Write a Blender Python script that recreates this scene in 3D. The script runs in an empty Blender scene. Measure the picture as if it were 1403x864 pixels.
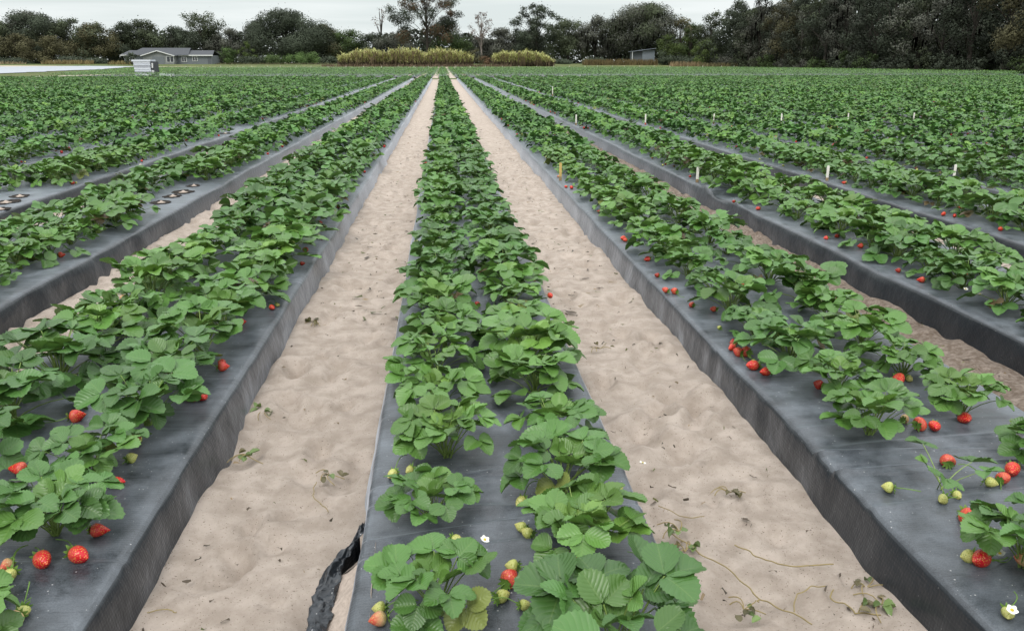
import bpy, math, random
import numpy as np
from mathutils import Vector, Matrix

scene = bpy.context.scene
COL = scene.collection
PI = math.pi

# ------------------------------------------------------------------ camera numbers (also used to lay things out on the ground)
F, PW, PH, CAMH = 1100.0, 1403.0, 864.0, 1.6
TH = math.atan(346.7 / F)
PS = math.atan(95.9 * math.cos(TH) / F)

def ray(px, py):
    x = (px - PW / 2) / F; y = (PH / 2 - py) / F
    v = math.cos(TH) + y * math.sin(TH); w = -math.sin(TH) + y * math.cos(TH)
    return (x * math.cos(PS) + v * math.sin(PS), v * math.cos(PS) - x * math.sin(PS), w)

def gp(px, py, z=0.0):
    d = ray(px, py); t = (z - CAMH) / d[2]
    return d[0] * t, d[1] * t

def proj(X, Y, Z):
    dz = Z - CAMH
    u = X * math.cos(PS) - Y * math.sin(PS); v = X * math.sin(PS) + Y * math.cos(PS)
    zc = v * math.cos(TH) - dz * math.sin(TH); yc = v * math.sin(TH) + dz * math.cos(TH)
    return PW / 2 + F * u / zc, PH / 2 - F * yc / zc, zc

def xat(px, Y):
    d = ray(px, 85.3); return d[0] / d[1] * Y

def zat(py, px, Y):
    d = ray(px, py); return CAMH + d[2] / d[1] * Y

# ------------------------------------------------------------------ noise
def _hash(ix, iy, seed):
    h = (ix * 374761393 + iy * 668265263 + seed * 1442695041) & 0xFFFFFFFF
    h = ((h ^ (h >> 13)) * 1274126177) & 0xFFFFFFFF
    return ((h ^ (h >> 16)) & 0xFFFF) / 65535.0

def vnoise(x, y, seed=0):
    x = np.asarray(x, float); y = np.asarray(y, float)
    ix = np.floor(x).astype(np.int64); iy = np.floor(y).astype(np.int64)
    fx = x - ix; fy = y - iy
    fx = fx * fx * (3 - 2 * fx); fy = fy * fy * (3 - 2 * fy)
    a = _hash(ix, iy, seed); b = _hash(ix + 1, iy, seed); c = _hash(ix, iy + 1, seed); d = _hash(ix + 1, iy + 1, seed)
    return (a + (b - a) * fx) + ((c + (d - c) * fx) - (a + (b - a) * fx)) * fy - 0.5

def sstep(a, b, x):
    t = np.clip((np.asarray(x, float) - a) / (b - a), 0, 1)
    return t * t * (3 - 2 * t)

def gz(x, y):
    return 1.05 * sstep(186, 262, y) + 0 * np.asarray(x, float)

# ------------------------------------------------------------------ mesh helpers
def mesh_np(name, V, Q, uv=None, col=None, mats=(), mi=None, smooth=True):
    me = bpy.data.meshes.new(name)
    V = np.ascontiguousarray(V, dtype=np.float32); Q = np.ascontiguousarray(Q, dtype=np.int32)
    n, k = Q.shape
    me.vertices.add(len(V)); me.vertices.foreach_set('co', V.ravel())
    me.loops.add(n * k); me.loops.foreach_set('vertex_index', Q.ravel())
    me.polygons.add(n)
    me.polygons.foreach_set('loop_start', np.arange(0, n * k, k, dtype=np.int32))
    me.polygons.foreach_set('loop_total', np.full(n, k, dtype=np.int32))
    if smooth: me.polygons.foreach_set('use_smooth', np.ones(n, dtype=bool))
    if mi is not None: me.polygons.foreach_set('material_index', np.ascontiguousarray(mi, dtype=np.int32))
    me.update(calc_edges=True)
    if uv is not None:
        l = me.uv_layers.new(name='UVMap')
        l.data.foreach_set('uv', np.ascontiguousarray(np.asarray(uv, dtype=np.float32)[Q.ravel()]).ravel())
    if col is not None:
        c = np.ones((len(V), 4), dtype=np.float32); c[:, :3] = col
        a = me.color_attributes.new('Col', 'FLOAT_COLOR', 'POINT'); a.data.foreach_set('color', c.ravel())
    for m in mats: me.materials.append(m)
    return me

class NB:
    """collects numpy pieces into one quad mesh"""
    def __init__(s): s.V = []; s.Q = []; s.U = []; s.C = []; s.M = []; s.N = []; s.n = 0
    def add(s, V, Q, uv=None, col=(1, 1, 1), m=0):
        V = np.asarray(V, float); Q = np.asarray(Q, int)
        s.V.append(V); s.Q.append(Q + s.n); s.n += len(V)
        s.U.append(np.zeros((len(V), 2)) if uv is None else np.asarray(uv, float))
        c = np.asarray(col, float); s.C.append(np.broadcast_to(c, (len(V), 3)))
        s.M.append(np.full(len(Q), m, int))
    def arrays(s):
        return np.concatenate(s.V), np.concatenate(s.Q), np.concatenate(s.U), np.concatenate(s.C), np.concatenate(s.M)
    def mesh(s, name, mats, smooth=True):
        V, Q, U, C, M = s.arrays()
        return mesh_np(name, V, Q, U, C, mats, M, smooth)

def grid_quads(r, c):
    i = np.arange(r - 1)[:, None] * c + np.arange(c - 1)[None, :]
    return np.stack([i, i + 1, i + c + 1, i + c], -1).reshape(-1, 4)

def tube_np(P, R, n=5):
    P = np.asarray(P, float); R = np.broadcast_to(np.asarray(R, float), (len(P),))
    T = np.gradient(P, axis=0); T /= np.linalg.norm(T, axis=1)[:, None] + 1e-9
    up = np.array([0.31, 0.17, 0.93]); A = np.cross(T, up); A /= np.linalg.norm(A, axis=1)[:, None] + 1e-9
    B = np.cross(T, A)
    an = np.arange(n + 1) * 2 * PI / n
    V = P[:, None, :] + R[:, None, None] * (A[:, None, :] * np.cos(an)[None, :, None] + B[:, None, :] * np.sin(an)[None, :, None])
    return V.reshape(-1, 3), grid_quads(len(P), n + 1)

class G:
    """small polygon builder for built things"""
    def __init__(s): s.v = []; s.f = []
    def box(s, x0, x1, y0, y1, z0, z1):
        b = len(s.v)
        s.v += [(x0, y0, z0), (x1, y0, z0), (x1, y1, z0), (x0, y1, z0), (x0, y0, z1), (x1, y0, z1), (x1, y1, z1), (x0, y1, z1)]
        s.f += [tuple(b + i for i in q) for q in ((3, 2, 1, 0), (4, 5, 6, 7), (0, 1, 5, 4), (1, 2, 6, 5), (2, 3, 7, 6), (3, 0, 4, 7))]
        return s
    def poly(s, pts):
        b = len(s.v); s.v += [tuple(p) for p in pts]; s.f.append(tuple(range(b, b + len(pts)))); return s
    def slab(s, pts, t=(0, 0, -0.12)):
        """closed slab from a planar polygon and a thickness vector"""
        n = len(pts); b = len(s.v); t = Vector(t)
        s.v += [tuple(p) for p in pts] + [tuple(Vector(p) + t) for p in pts]
        s.f.append(tuple(range(b, b + n))); s.f.append(tuple(range(b + 2 * n - 1, b + n - 1, -1)))
        for i in range(n):
            j = (i + 1) % n; s.f.append((b + j, b + i, b + n + i, b + n + j))
        return s
    def tube(s, P, R, n=8):
        V, Q = tube_np(P, R, n); b = len(s.v)
        s.v += [tuple(p) for p in V]; s.f += [tuple(int(i) + b for i in q) for q in Q]; return s
    def mesh(s, name, mat, smooth=False):
        me = bpy.data.meshes.new(name); me.from_pydata(s.v, [], s.f); me.update()
        if smooth: me.polygons.foreach_set('use_smooth', [True] * len(me.polygons))
        me.materials.append(mat); return me

def obj(name, me, parent=None, loc=None, kind=None, label=None, cat=None, group=None):
    o = bpy.data.objects.new(name, me); COL.objects.link(o)
    if parent is not None: o.parent = parent
    if loc is not None: o.location = loc
    return tag(o, label, cat, group, kind)

def tag(o, label=None, cat=None, group=None, kind=None):
    if label: o['label'] = label
    if cat: o['category'] = cat
    if group: o['group'] = group
    if kind: o['kind'] = kind
    return o

ONES = ['', 'first', 'second', 'third', 'fourth', 'fifth', 'sixth', 'seventh', 'eighth', 'ninth', 'tenth', 'eleventh', 'twelfth', 'thirteenth',
        'fourteenth', 'fifteenth', 'sixteenth', 'seventeenth', 'eighteenth', 'nineteenth']
TENS = {2: 'twent', 3: 'thirt', 4: 'fort', 5: 'fift', 6: 'sixt', 7: 'sevent'}
def ordinal(n):
    if n < 20: return ONES[n]
    t, u = divmod(n, 10)
    return TENS[t] + ('ieth' if u == 0 else 'y-' + ONES[u])

# ------------------------------------------------------------------ materials
def newmat(name):
    m = bpy.data.materials.new(name); m.use_nodes = True
    nt = m.node_tree; nt.nodes.clear()
    out = nt.nodes.new('ShaderNodeOutputMaterial')
    return m, nt, out

class NT:
    def __init__(s, nt): s.nt = nt
    def n(s, t, **k):
        x = s.nt.nodes.new(t)
        for a, v in k.items():
            if a.startswith('i_'):
                key = a[2:]; key = int(key) if key.isdigit() else key.replace('_', ' ')
                x.inputs[key].default_value = v
            else: setattr(x, a, v)
        return x
    def l(s, a, b): s.nt.links.new(a, b)
    def noise(s, vec, scale, detail=3.0, rough=0.55):
        x = s.n('ShaderNodeTexNoise'); x.inputs['Scale'].default_value = scale; x.inputs['Detail'].default_value = detail
        x.inputs['Roughness'].default_value = rough
        if vec is not None: s.l(vec, x.inputs['Vector'])
        return x.outputs['Fac']
    def ramp(s, fac, stops):
        x = s.n('ShaderNodeValToRGB'); e = x.color_ramp.elements
        while len(e) < len(stops): e.new(0.5)
        for i, (p, c) in enumerate(stops):
            e[i].position = p; e[i].color = (c, c, c, 1) if isinstance(c, (int, float)) else (*c, 1)
        s.l(fac, x.inputs['Fac']); return x.outputs['Color']
    def mix(s, fac, a, b, mode='MIX'):
        x = s.n('ShaderNodeMix', data_type='RGBA', blend_type=mode)
        for sock, v in ((x.inputs[0], fac), (x.inputs[6], a), (x.inputs[7], b)):
            if hasattr(v, 'is_output'): s.l(v, sock)
            elif isinstance(v, (int, float)): sock.default_value = v
            else: sock.default_value = (*v, 1)
        return x.outputs[2]
    def math(s, op, a, b=0.0, c=None):
        x = s.n('ShaderNodeMath', operation=op)
        for i, v in enumerate((a, b) if c is None else (a, b, c)):
            if hasattr(v, 'is_output'): s.l(v, x.inputs[i])
            else: x.inputs[i].default_value = v
        return x.outputs[0]
    def bump(s, h, strength=0.3, dist=0.01, prev=None):
        x = s.n('ShaderNodeBump'); x.inputs['Strength'].default_value = strength; x.inputs['Distance'].default_value = dist
        s.l(h, x.inputs['Height'])
        if prev is not None: s.l(prev, x.inputs['Normal'])
        return x.outputs['Normal']
    def coords(s, scale=(1, 1, 1), rot=(0, 0, 0)):
        tc = s.n('ShaderNodeTexCoord'); mp = s.n('ShaderNodeMapping')
        mp.inputs['Scale'].default_value = scale; mp.inputs['Rotation'].default_value = rot
        s.l(tc.outputs['Object'], mp.inputs['Vector']); return mp.outputs['Vector']
    def bsdf(s, out, color=None, rough=0.6, spec=0.5, normal=None, transl=None, tw=0.2, **k):
        p = s.n('ShaderNodeBsdfPrincipled')
        for sock, v in ((p.inputs['Base Color'], color), (p.inputs['Roughness'], rough), (p.inputs['Specular IOR Level'], spec)):
            if v is None: continue
            if hasattr(v, 'is_output'): s.l(v, sock)
            elif isinstance(v, (int, float)): sock.default_value = v
            else: sock.default_value = (*v, 1)
        if normal is not None: s.l(normal, p.inputs['Normal'])
        for a, v in k.items(): p.inputs[a.replace('_', ' ')].default_value = v
        if transl is not None:
            t = s.n('ShaderNodeBsdfTranslucent'); s.l(transl, t.inputs['Color'])
            m = s.n('ShaderNodeMixShader'); m.inputs[0].default_value = tw
            s.l(p.outputs[0], m.inputs[1]); s.l(t.outputs[0], m.inputs[2]); s.l(m.outputs[0], out.inputs[0])
        else: s.l(p.outputs[0], out.inputs[0])
        return p

def leaf_material(name, rough=0.45, spec=0.4, tw=0.18, veins=True, gain=1.0):
    m, nt, out = newmat(name); t = NT(nt)
    a = t.n('ShaderNodeAttribute', attribute_name='Col').outputs['Color']
    c = a
    nrm = None
    if veins:
        uv = t.n('ShaderNodeUVMap').outputs['UV']; sp = t.n('ShaderNodeSeparateXYZ'); t.l(uv, sp.inputs[0])
        au = t.math('ABSOLUTE', sp.outputs[0])
        ph = t.math('SUBTRACT', sp.outputs[1], t.math('MULTIPLY', au, 0.32))
        w = t.math('ABSOLUTE', t.math('SINE', t.math('MULTIPLY', ph, 7 * PI)))
        vein = t.math('SUBTRACT', 1.08, t.math('MINIMUM', t.math('MULTIPLY', w, 4.0), 1.0))
        mid = t.math('SUBTRACT', 1.08, t.math('MINIMUM', t.math('MULTIPLY', au, 16.0), 1.0))
        vm = t.math('MAXIMUM', t.math('MULTIPLY', vein, 0.55), mid)
        c = t.mix(t.math('MULTIPLY', vm, 0.15), c, (0.30, 0.38, 0.13))
        nz = t.noise(t.coords(), 55, 3)
        c = t.mix(t.math('MULTIPLY', nz, 0.5), c, t.mix(0.45, c, (0.03, 0.07, 0.02)))
        hgt = t.math('ADD', t.math('MULTIPLY', w, 0.7), t.math('MULTIPLY', nz, 0.4))
        nrm = t.bump(hgt, 0.35, 0.003)
    t.bsdf(out, c, rough, spec, nrm, transl=t.mix(0.5, c, (0.22, 0.34, 0.05)) if veins else c, tw=tw)
    return m

M = {}
M['leaf'] = leaf_material('strawberry_leaf', 0.37, 0.42, 0.10)
M['leaf_far'] = leaf_material('strawberry_leaf_far', 0.45, 0.28, 0.08, veins=False)
M['tree_leaf'] = leaf_material('tree_leaf', 0.75, 0.15, 0.12, veins=False)
M['cane'] = leaf_material('cane_leaf', 0.6, 0.25, 0.2, veins=False)

def simple(name, color, rough=0.6, spec=0.4, var=0.0, scale=20, bump=0.0, **k):
    m, nt, out = newmat(name); t = NT(nt); co = t.coords()
    c = color; nrm = None
    if var or bump:
        f = t.noise(co, scale, 4)
        if var: c = t.mix(f, tuple(x * (1 - var) for x in color), tuple(min(1, x * (1 + var)) for x in color))
        if bump: nrm = t.bump(f, bump, 0.01)
    t.bsdf(out, c, rough, spec, nrm, **k)
    M[name] = m; return m

simple('petiole', (0.17, 0.25, 0.06), 0.5, 0.4, 0.3, 60)
simple('calyx', (0.12, 0.22, 0.04), 0.55, 0.3, 0.35, 120)
simple('petal', (0.70, 0.70, 0.65), 0.6, 0.3)
simple('pistil', (0.62, 0.48, 0.06), 0.7, 0.2, 0.3, 400, 0.6)
simple('bark', (0.045, 0.040, 0.034), 0.9, 0.1, 0.45, 6, 0.6)
simple('pale_bark', (0.24, 0.21, 0.19), 0.9, 0.1, 0.35, 6, 0.6)
simple('stake_white', (0.72, 0.70, 0.64), 0.6, 0.3, 0.12, 30)
simple('stake_yellow', (0.52, 0.37, 0.13), 0.7, 0.3, 0.25, 30)
simple('stake_dirt', (0.30, 0.22, 0.13), 0.9, 0.1, 0.3, 60)
simple('soil', (0.36, 0.30, 0.255), 0.95, 0.1, 0.35, 60, 0.8)
simple('dark_soil', (0.03, 0.026, 0.023), 0.95, 0.1, 0.4, 60, 0.8)
simple('house_wall', (0.15, 0.165, 0.175), 0.8, 0.2, 0.12, 3)
simple('house_gable', (0.20, 0.21, 0.208), 0.8, 0.2, 0.1, 4)
simple('shingle', (0.075, 0.08, 0.088), 0.9, 0.15, 0.3, 5, 0.4)
simple('white_paint', (0.60, 0.61, 0.60), 0.5, 0.4, 0.06, 8)
simple('dark_glass', (0.03, 0.035, 0.04), 0.1, 0.6)
simple('shed_metal', (0.17, 0.195, 0.22), 0.45, 0.5, 0.2, 3)
simple('shed_wall', (0.10, 0.11, 0.12), 0.8, 0.2, 0.3, 3)
simple('bin_white', (0.60, 0.63, 0.68), 0.5, 0.4, 0.15, 6)
simple('bin_grey', (0.36, 0.38, 0.42), 0.55, 0.4, 0.25, 6)
simple('bin_dark', (0.05, 0.055, 0.06), 0.6, 0.3, 0.3, 8)
simple('pale_sheet', (0.30, 0.325, 0.36), 0.45, 0.4, 0.12, 0.25)
simple('track_sand', (0.40, 0.35, 0.26), 0.95, 0.1, 0.25, 0.5, 0.3)
simple('dry_stem', (0.24, 0.19, 0.085), 0.8, 0.2, 0.45, 40)
simple('dead_leaf', (0.10, 0.065, 0.035), 0.8, 0.2, 0.6, 30)

# strawberries: seeds dimple the skin
def berry_material(name, skin, tip, seed, tipmix):
    m, nt, out = newmat(name); t = NT(nt); co = t.coords()
    v = t.n('ShaderNodeTexVoronoi', feature='F1'); v.inputs['Scale'].default_value = 250; t.l(co, v.inputs['Vector'])
    d = v.outputs['Distance']
    mask = t.ramp(d, [(0.0, 1.0), (0.26, 1.0), (0.36, 0.0)])
    sp = t.n('ShaderNodeSeparateXYZ'); t.l(co, sp.inputs[0])
    tp = t.ramp(t.math('ADD', t.math('MULTIPLY', sp.outputs[1], 22), t.math('ADD', 0.5, t.math('MULTIPLY', t.noise(co, 40), 0.4))), [(0.55, 0.0), (1.1, 1.0)])
    base = t.mix(t.math('MULTIPLY', tp, tipmix), skin, tip)
    base = t.mix(t.noise(co, 45), base, t.mix(0.55, base, (skin[0] * 0.5, skin[1] * 0.4, skin[2] * 0.4)))
    c = t.mix(mask, base, seed)
    t.bsdf(out, c, 0.26, 0.35, t.bump(d, 0.6, 0.002), Subsurface_Weight=0.0)
    M[name] = m
berry_material('berry_red', (0.58, 0.012, 0.020), (0.58, 0.16, 0.10), (0.55, 0.23, 0.05), 0.55)
berry_material('berry_dark', (0.30, 0.010, 0.012), (0.36, 0.05, 0.03), (0.38, 0.13, 0.04), 0.4)
berry_material('berry_green', (0.50, 0.50, 0.16), (0.36, 0.46, 0.12), (0.22, 0.25, 0.05), 0.7)
berry_material('berry_pink', (0.62, 0.12, 0.07), (0.62, 0.55, 0.28), (0.5, 0.35, 0.12), 1.0)

def sand_material():
    m, nt, out = newmat('sand'); t = NT(nt); co = t.coords()
    sp = t.n('ShaderNodeSeparateXYZ'); t.l(co, sp.inputs[0])
    n1 = t.noise(co, 1.3, 5); n2 = t.noise(co, 9, 5, 0.6); n3 = t.noise(co, 420, 2, 0.7); n4 = t.noise(co, 36, 4, 0.6)
    c = t.mix(n1, (0.36, 0.300, 0.256), (0.56, 0.478, 0.418))
    c = t.mix(t.ramp(n2, [(0.38, 1.0), (0.62, 0.0)]), c, (0.30, 0.245, 0.203))
    c = t.mix(t.math('MULTIPLY', n3, 0.5), c, (0.55, 0.48, 0.41))
    specks = t.ramp(t.noise(co, 150, 2, 0.5), [(0.66, 0.0), (0.70, 1.0)])
    c = t.mix(t.math('MULTIPLY', specks, 0.75), c, (0.10, 0.075, 0.05))
    dampx = t.math('MULTIPLY', t.ramp(t.math('MULTIPLY', sp.outputs[0], 0.1), [(0.225, 0.0), (0.245, 1.0), (0.30, 1.0), (0.33, 0.0)]),
                   t.ramp(n4, [(0.25, 0.25), (0.6, 1.0)]))
    c = t.mix(t.math('MULTIPLY', dampx, 0.88), c, (0.125, 0.092, 0.068))
    h = t.math('ADD', t.math('MULTIPLY', n4, 0.8), t.math('MULTIPLY', n3, 0.4))
    nb = t.bump(h, 0.7, 0.012)
    nb = t.bump(n3, 0.5, 0.004, nb)
    t.bsdf(out, c, 0.95, 0.12, nb); M['sand'] = m
sand_material()

def grass_material():
    m, nt, out = newmat('grass'); t = NT(nt); co = t.coords()
    c = t.mix(t.noise(co, 0.12, 5), (0.05, 0.085, 0.026), (0.11, 0.13, 0.05))
    c = t.mix(t.ramp(t.noise(co, 0.6, 4), [(0.5, 0.0), (0.7, 1.0)]), c, (0.20, 0.17, 0.09))
    t.bsdf(out, c, 0.95, 0.1, t.bump(t.noise(co, 6, 4), 0.8, 0.1)); M['grass'] = m
grass_material()

def plastic_material(name, torn=False):
    m, nt, out = newmat(name); t = NT(nt); co = t.coords()
    # long stretched creases across and along the bed
    crease_x = t.noise(t.coords((1.2, 16, 15)), 1.0, 5, 0.6)
    crease_y = t.noise(t.coords((14, 0.9, 14)), 1.0, 4, 0.55)
    mott = t.noise(co, 5.5, 5, 0.6)
    fine = t.noise(co, 260, 2, 0.6)
    # embossed grid of the film
    w1 = t.n('ShaderNodeTexWave', wave_type='BANDS', bands_direction='Y'); w1.inputs['Scale'].default_value = 26; w1.inputs['Distortion'].default_value = 0.6
    w2 = t.n('ShaderNodeTexWave', wave_type='BANDS', bands_direction='Z'); w2.inputs['Scale'].default_value = 26; w2.inputs['Distortion'].default_value = 0.6
    t.l(co, w1.inputs['Vector']); t.l(co, w2.inputs['Vector'])
    emb = t.math('ADD', t.math('MULTIPLY', w1.outputs['Fac'], 0.5), t.math('MULTIPLY', w2.outputs['Fac'], 0.5))
    dust_sky = t.ramp(t.math('ADD', t.math('MULTIPLY', mott, 0.75), t.math('MULTIPLY', fine, 0.35)), [(0.40, 0.0), (0.72, 1.0)])
    geo = t.n('ShaderNodeNewGeometry'); gs = t.n('ShaderNodeSeparateXYZ'); t.l(geo.outputs['True Normal'], gs.inputs[0])
    up_face = t.ramp(gs.outputs[2], [(0.55, 0.04), (0.92, 1.0)])          # upward face paler: dust, plus sky reflection put into the colour
    dust_sky = t.math('MULTIPLY', dust_sky, up_face)
    c = t.mix(t.math('MULTIPLY', dust_sky, 0.48 if not torn else 0.12), (0.012, 0.015, 0.019), (0.24, 0.27, 0.305))
    v = t.n('ShaderNodeTexVoronoi', feature='F1'); v.inputs['Scale'].default_value = 70; t.l(co, v.inputs['Vector'])
    cell = t.n('ShaderNodeSeparateColor'); t.l(v.outputs['Color'], cell.inputs[0])
    dot = t.math('MULTIPLY', t.math('LESS_THAN', v.outputs['Distance'], t.math('MULTIPLY', cell.outputs[0], 0.19)), t.math('GREATER_THAN', cell.outputs[1], t.math('SUBTRACT', 1.08, t.math('MULTIPLY', mott, 0.75))))
    dot = t.math('MULTIPLY', dot, t.math('ADD', 0.25, t.math('MULTIPLY', up_face, 0.75)))
    c = t.mix(t.math('MULTIPLY', dot, 0.7), c, (0.45, 0.45, 0.45))
    h = t.math('ADD', t.math('ADD', t.math('MULTIPLY', crease_x, 1.0), t.math('MULTIPLY', crease_y, 0.5)), t.math('MULTIPLY', mott, 0.3))
    nb = t.bump(h, 0.22 if not torn else 1.0, 0.02)
    nb = t.bump(emb, 0.10, 0.003, nb)
    nb = t.bump(fine, 0.12, 0.001, nb)
    rough = t.math('ADD', 0.31 if not torn else 0.36, t.math('MULTIPLY', dust_sky, 0.2))
    pb = t.bsdf(out, c, rough, 0.5, nb, Sheen_Weight=0.72 if not torn else 0.1, Sheen_Roughness=0.28, Sheen_Tint=(0.82, 0.89, 1.0, 1))
    M[name] = m
plastic_material('mulch_film')
plastic_material('torn_film', True)

# ------------------------------------------------------------------ world, sun, camera
w = bpy.data.worlds.new('World'); scene.world = w; w.use_nodes = True
nt = w.node_tree; nt.nodes.clear(); t = NT(nt)
SUN_EL, SUN_AZ = 52, 200      # degrees; azimuth of the sun measured from +Y towards +X
sky = t.n('ShaderNodeTexSky', sky_type='NISHITA'); sky.sun_disc = False
sky.sun_elevation = math.radians(SUN_EL); sky.sun_rotation = math.radians(SUN_AZ); sky.dust_density = 3.0
tc = t.n('ShaderNodeTexCoord'); sx = t.n('ShaderNodeSeparateXYZ'); t.l(tc.outputs['Generated'], sx.inputs[0])
mp = t.n('ShaderNodeMapping'); mp.inputs['Scale'].default_value = (1.6, 1.6, 30.0); t.l(tc.outputs['Generated'], mp.inputs['Vector'])
band = t.noise(mp.outputs['Vector'], 1.7, 4, 0.5)
cloud = t.mix(t.ramp(band, [(0.38, 0.0), (0.62, 1.0)]), (8.5, 9.3, 9.25), (10.2, 10.8, 10.75))
zen = t.ramp(sx.outputs[2], [(0.10, 0.0), (0.95, 1.0)])
cloud = t.mix(zen, cloud, (26.0, 26.6, 27.0))
skyc = t.mix(0.93, sky.outputs['Color'], cloud)
bg = t.n('ShaderNodeBackground'); bg.inputs['Strength'].default_value = 0.085; t.l(skyc, bg.inputs['Color'])
wo = t.n('ShaderNodeOutputWorld'); t.l(bg.outputs[0], wo.inputs[0])

sun = bpy.data.lights.new('sun', 'SUN'); sun.energy = 1.5; sun.angle = math.radians(16); sun.color = (1.0, 0.965, 0.91)
so = bpy.data.objects.new('sun', sun); COL.objects.link(so)
az, el = math.radians(SUN_AZ), math.radians(SUN_EL)
sd = Vector((math.sin(az) * math.cos(el), math.cos(az) * math.cos(el), math.sin(el)))
so.rotation_euler = sd.to_track_quat('Z', 'Y').to_euler(); so.location = (0, -20, 40)

cam = bpy.data.cameras.new('camera'); cam.sensor_fit = 'HORIZONTAL'; cam.sensor_width = 36.0; cam.lens = 36.0 * F / PW
cam.clip_start = 0.05; cam.clip_end = 3000
co_ = bpy.data.objects.new('camera', cam); COL.objects.link(co_)
co_.location = (0, 0, CAMH); co_.rotation_euler = (PI / 2 - TH, 0, -PS); scene.camera = co_
scene.view_settings.view_transform = 'Standard'; scene.view_settings.look = 'None'
scene.view_settings.exposure = 0.12; scene.view_settings.gamma = 1.0
scene.cycles.max_bounces = 6; scene.cycles.diffuse_bounces = 3; scene.cycles.glossy_bounces = 2; scene.cycles.transmission_bounces = 3
scene.cycles.use_denoising = True

# ------------------------------------------------------------------ beds: where they run
BLOCK_END, BLOCK2_START, FIELD_END = 80.0, 88.0, 200.0
HB = 0.18
def bed_center(i):
    if i == 0: return 0.17
    if i == 1: return 1.92
    if i == -1: return -1.53
    return 3.56 + 1.66 * (i - 2) if i > 0 else -3.22 + 1.69 * (i + 2)
def bed_half(i): return {0: 0.455, 1: 0.53, -1: 0.54}.get(i, 0.50)
def row_off(i): return {0: 0.212, 1: 0.235, -1: 0.27}.get(i, 0.20)
NL, NR = -34, 37

# ------------------------------------------------------------------ ground: one sheet
def axis(fine0, fine1, step, lo, hi, g=1.12):
    a = list(np.arange(fine0, fine1, step)); s = step; x = a[0]; left = []
    while x > lo: s *= g; x -= s; left.append(x)
    s = step; x = a[-1]; right = []
    while x < hi: s *= g; x += s; right.append(x)
    return np.array(left[::-1] + a + right)
gx = axis(-3.0, 3.4, 0.025, -600, 600, 1.10)
gy = axis(1.5, 6.0, 0.025, -60, 900, 1.022)
gy = np.concatenate([np.array([-60, -30, -12, -5, -2, 0, 0.8]), gy[gy > 1.2]])
X, Y = np.meshgrid(gx, gy)
Z = gz(X, Y)
near = 1 - sstep(18, 40, Y)
Z = Z + near * (0.028 * vnoise(X * 2.2, Y * 2.2, 3) + 0.016 * vnoise(X * 5.5, Y * 5.5, 5) + 0.016 * vnoise(X * 14, Y * 14, 9))
rg = random.Random(5)
furrows = [0.5 * (bed_center(i) + bed_half(i) + bed_center(i + 1) - bed_half(i + 1)) for i in range(-3, 3)]
for fxc in furrows:
    y = 1.4
    while y < 16:
        x0 = fxc + rg.uniform(-0.26, 0.26); big_ = rg.random() < .4; a = rg.uniform(0.07, 0.12) if big_ else rg.uniform(.03, .06); b = a * rg.uniform(0.45, 0.9); th = rg.uniform(-0.7, 0.7); dep = rg.uniform(0.020, 0.056) * (1 if big_ else .5)
        sel = (np.abs(X - x0) < 0.45) & (np.abs(Y - y) < 0.5)
        dx, dy = X[sel] - x0, Y[sel] - y
        u = dx * math.cos(th) + dy * math.sin(th); v = -dx * math.sin(th) + dy * math.cos(th)
        r = np.sqrt((u / b) ** 2 + (v / a) ** 2)
        Z[sel] += -dep * np.exp(-r ** 2 * 0.9) + dep * 0.45 * np.exp(-((r - 1.5) / 0.5) ** 2)
        y += rg.uniform(0.03, 0.10)
for i in range(-3, 4):      # sand banked unevenly against the beds
    for s in (-1, 1):
        e = bed_center(i) + s * (bed_half(i) + 0.06)
        Z += near * (0.03 * (vnoise(Y * 2.6 + 40 * s, Y * 0 + i, 31) + 0.35)) * np.exp(-((X - e) / 0.08) ** 2)
for i in range(-3, 4):      # the ground drops below the raised beds it carries
    c, hw = bed_center(i), bed_half(i)
    Z = np.where((np.abs(X - c) < hw - 0.06) & (Y < BLOCK_END - 0.3), np.minimum(Z, -0.03), Z)
me = mesh_np('ground', np.stack([X, Y, Z], -1).reshape(-1, 3), grid_quads(len(gy), len(gx)), mats=[M['sand']])
obj('ground', me, kind='structure')

def sheet(name, poly, mat, off=0.03, step=4.0, kind='structure'):
    """a sheet laid on the terrain, clipped to a polygon"""
    P = np.array(poly, float)
    x0, y0 = P.min(0); x1, y1 = P.max(0)
    ny = max(2, int((y1 - y0) / step) + 1)
    rows = []; ys = np.linspace(y0 + 1e-4, y1 - 1e-4, ny)
    for y in ys:
        xs = []
        for k in range(len(P)):
            a, b = P[k], P[(k + 1) % len(P)]
            if (a[1] - y) * (b[1] - y) < 0: xs.append(a[0] + (b[0] - a[0]) * (y - a[1]) / (b[1] - a[1]))
        rows.append(np.linspace(min(xs), max(xs), 24))
    XX = np.array(rows); YY = np.repeat(ys[:, None], 24, 1)
    XX[:, 0] += 2.0 * vnoise(ys * 0.21, ys * 0, 8) ; XX[:, -1] += 2.0 * vnoise(ys * 0.23, ys * 0 + 5, 8)
    ZZ = gz(XX, YY) + off
    return obj(name, mesh_np(name, np.stack([XX, YY, ZZ], -1).reshape(-1, 3), grid_quads(ny, 24), mats=[mat]), kind=kind)

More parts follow.
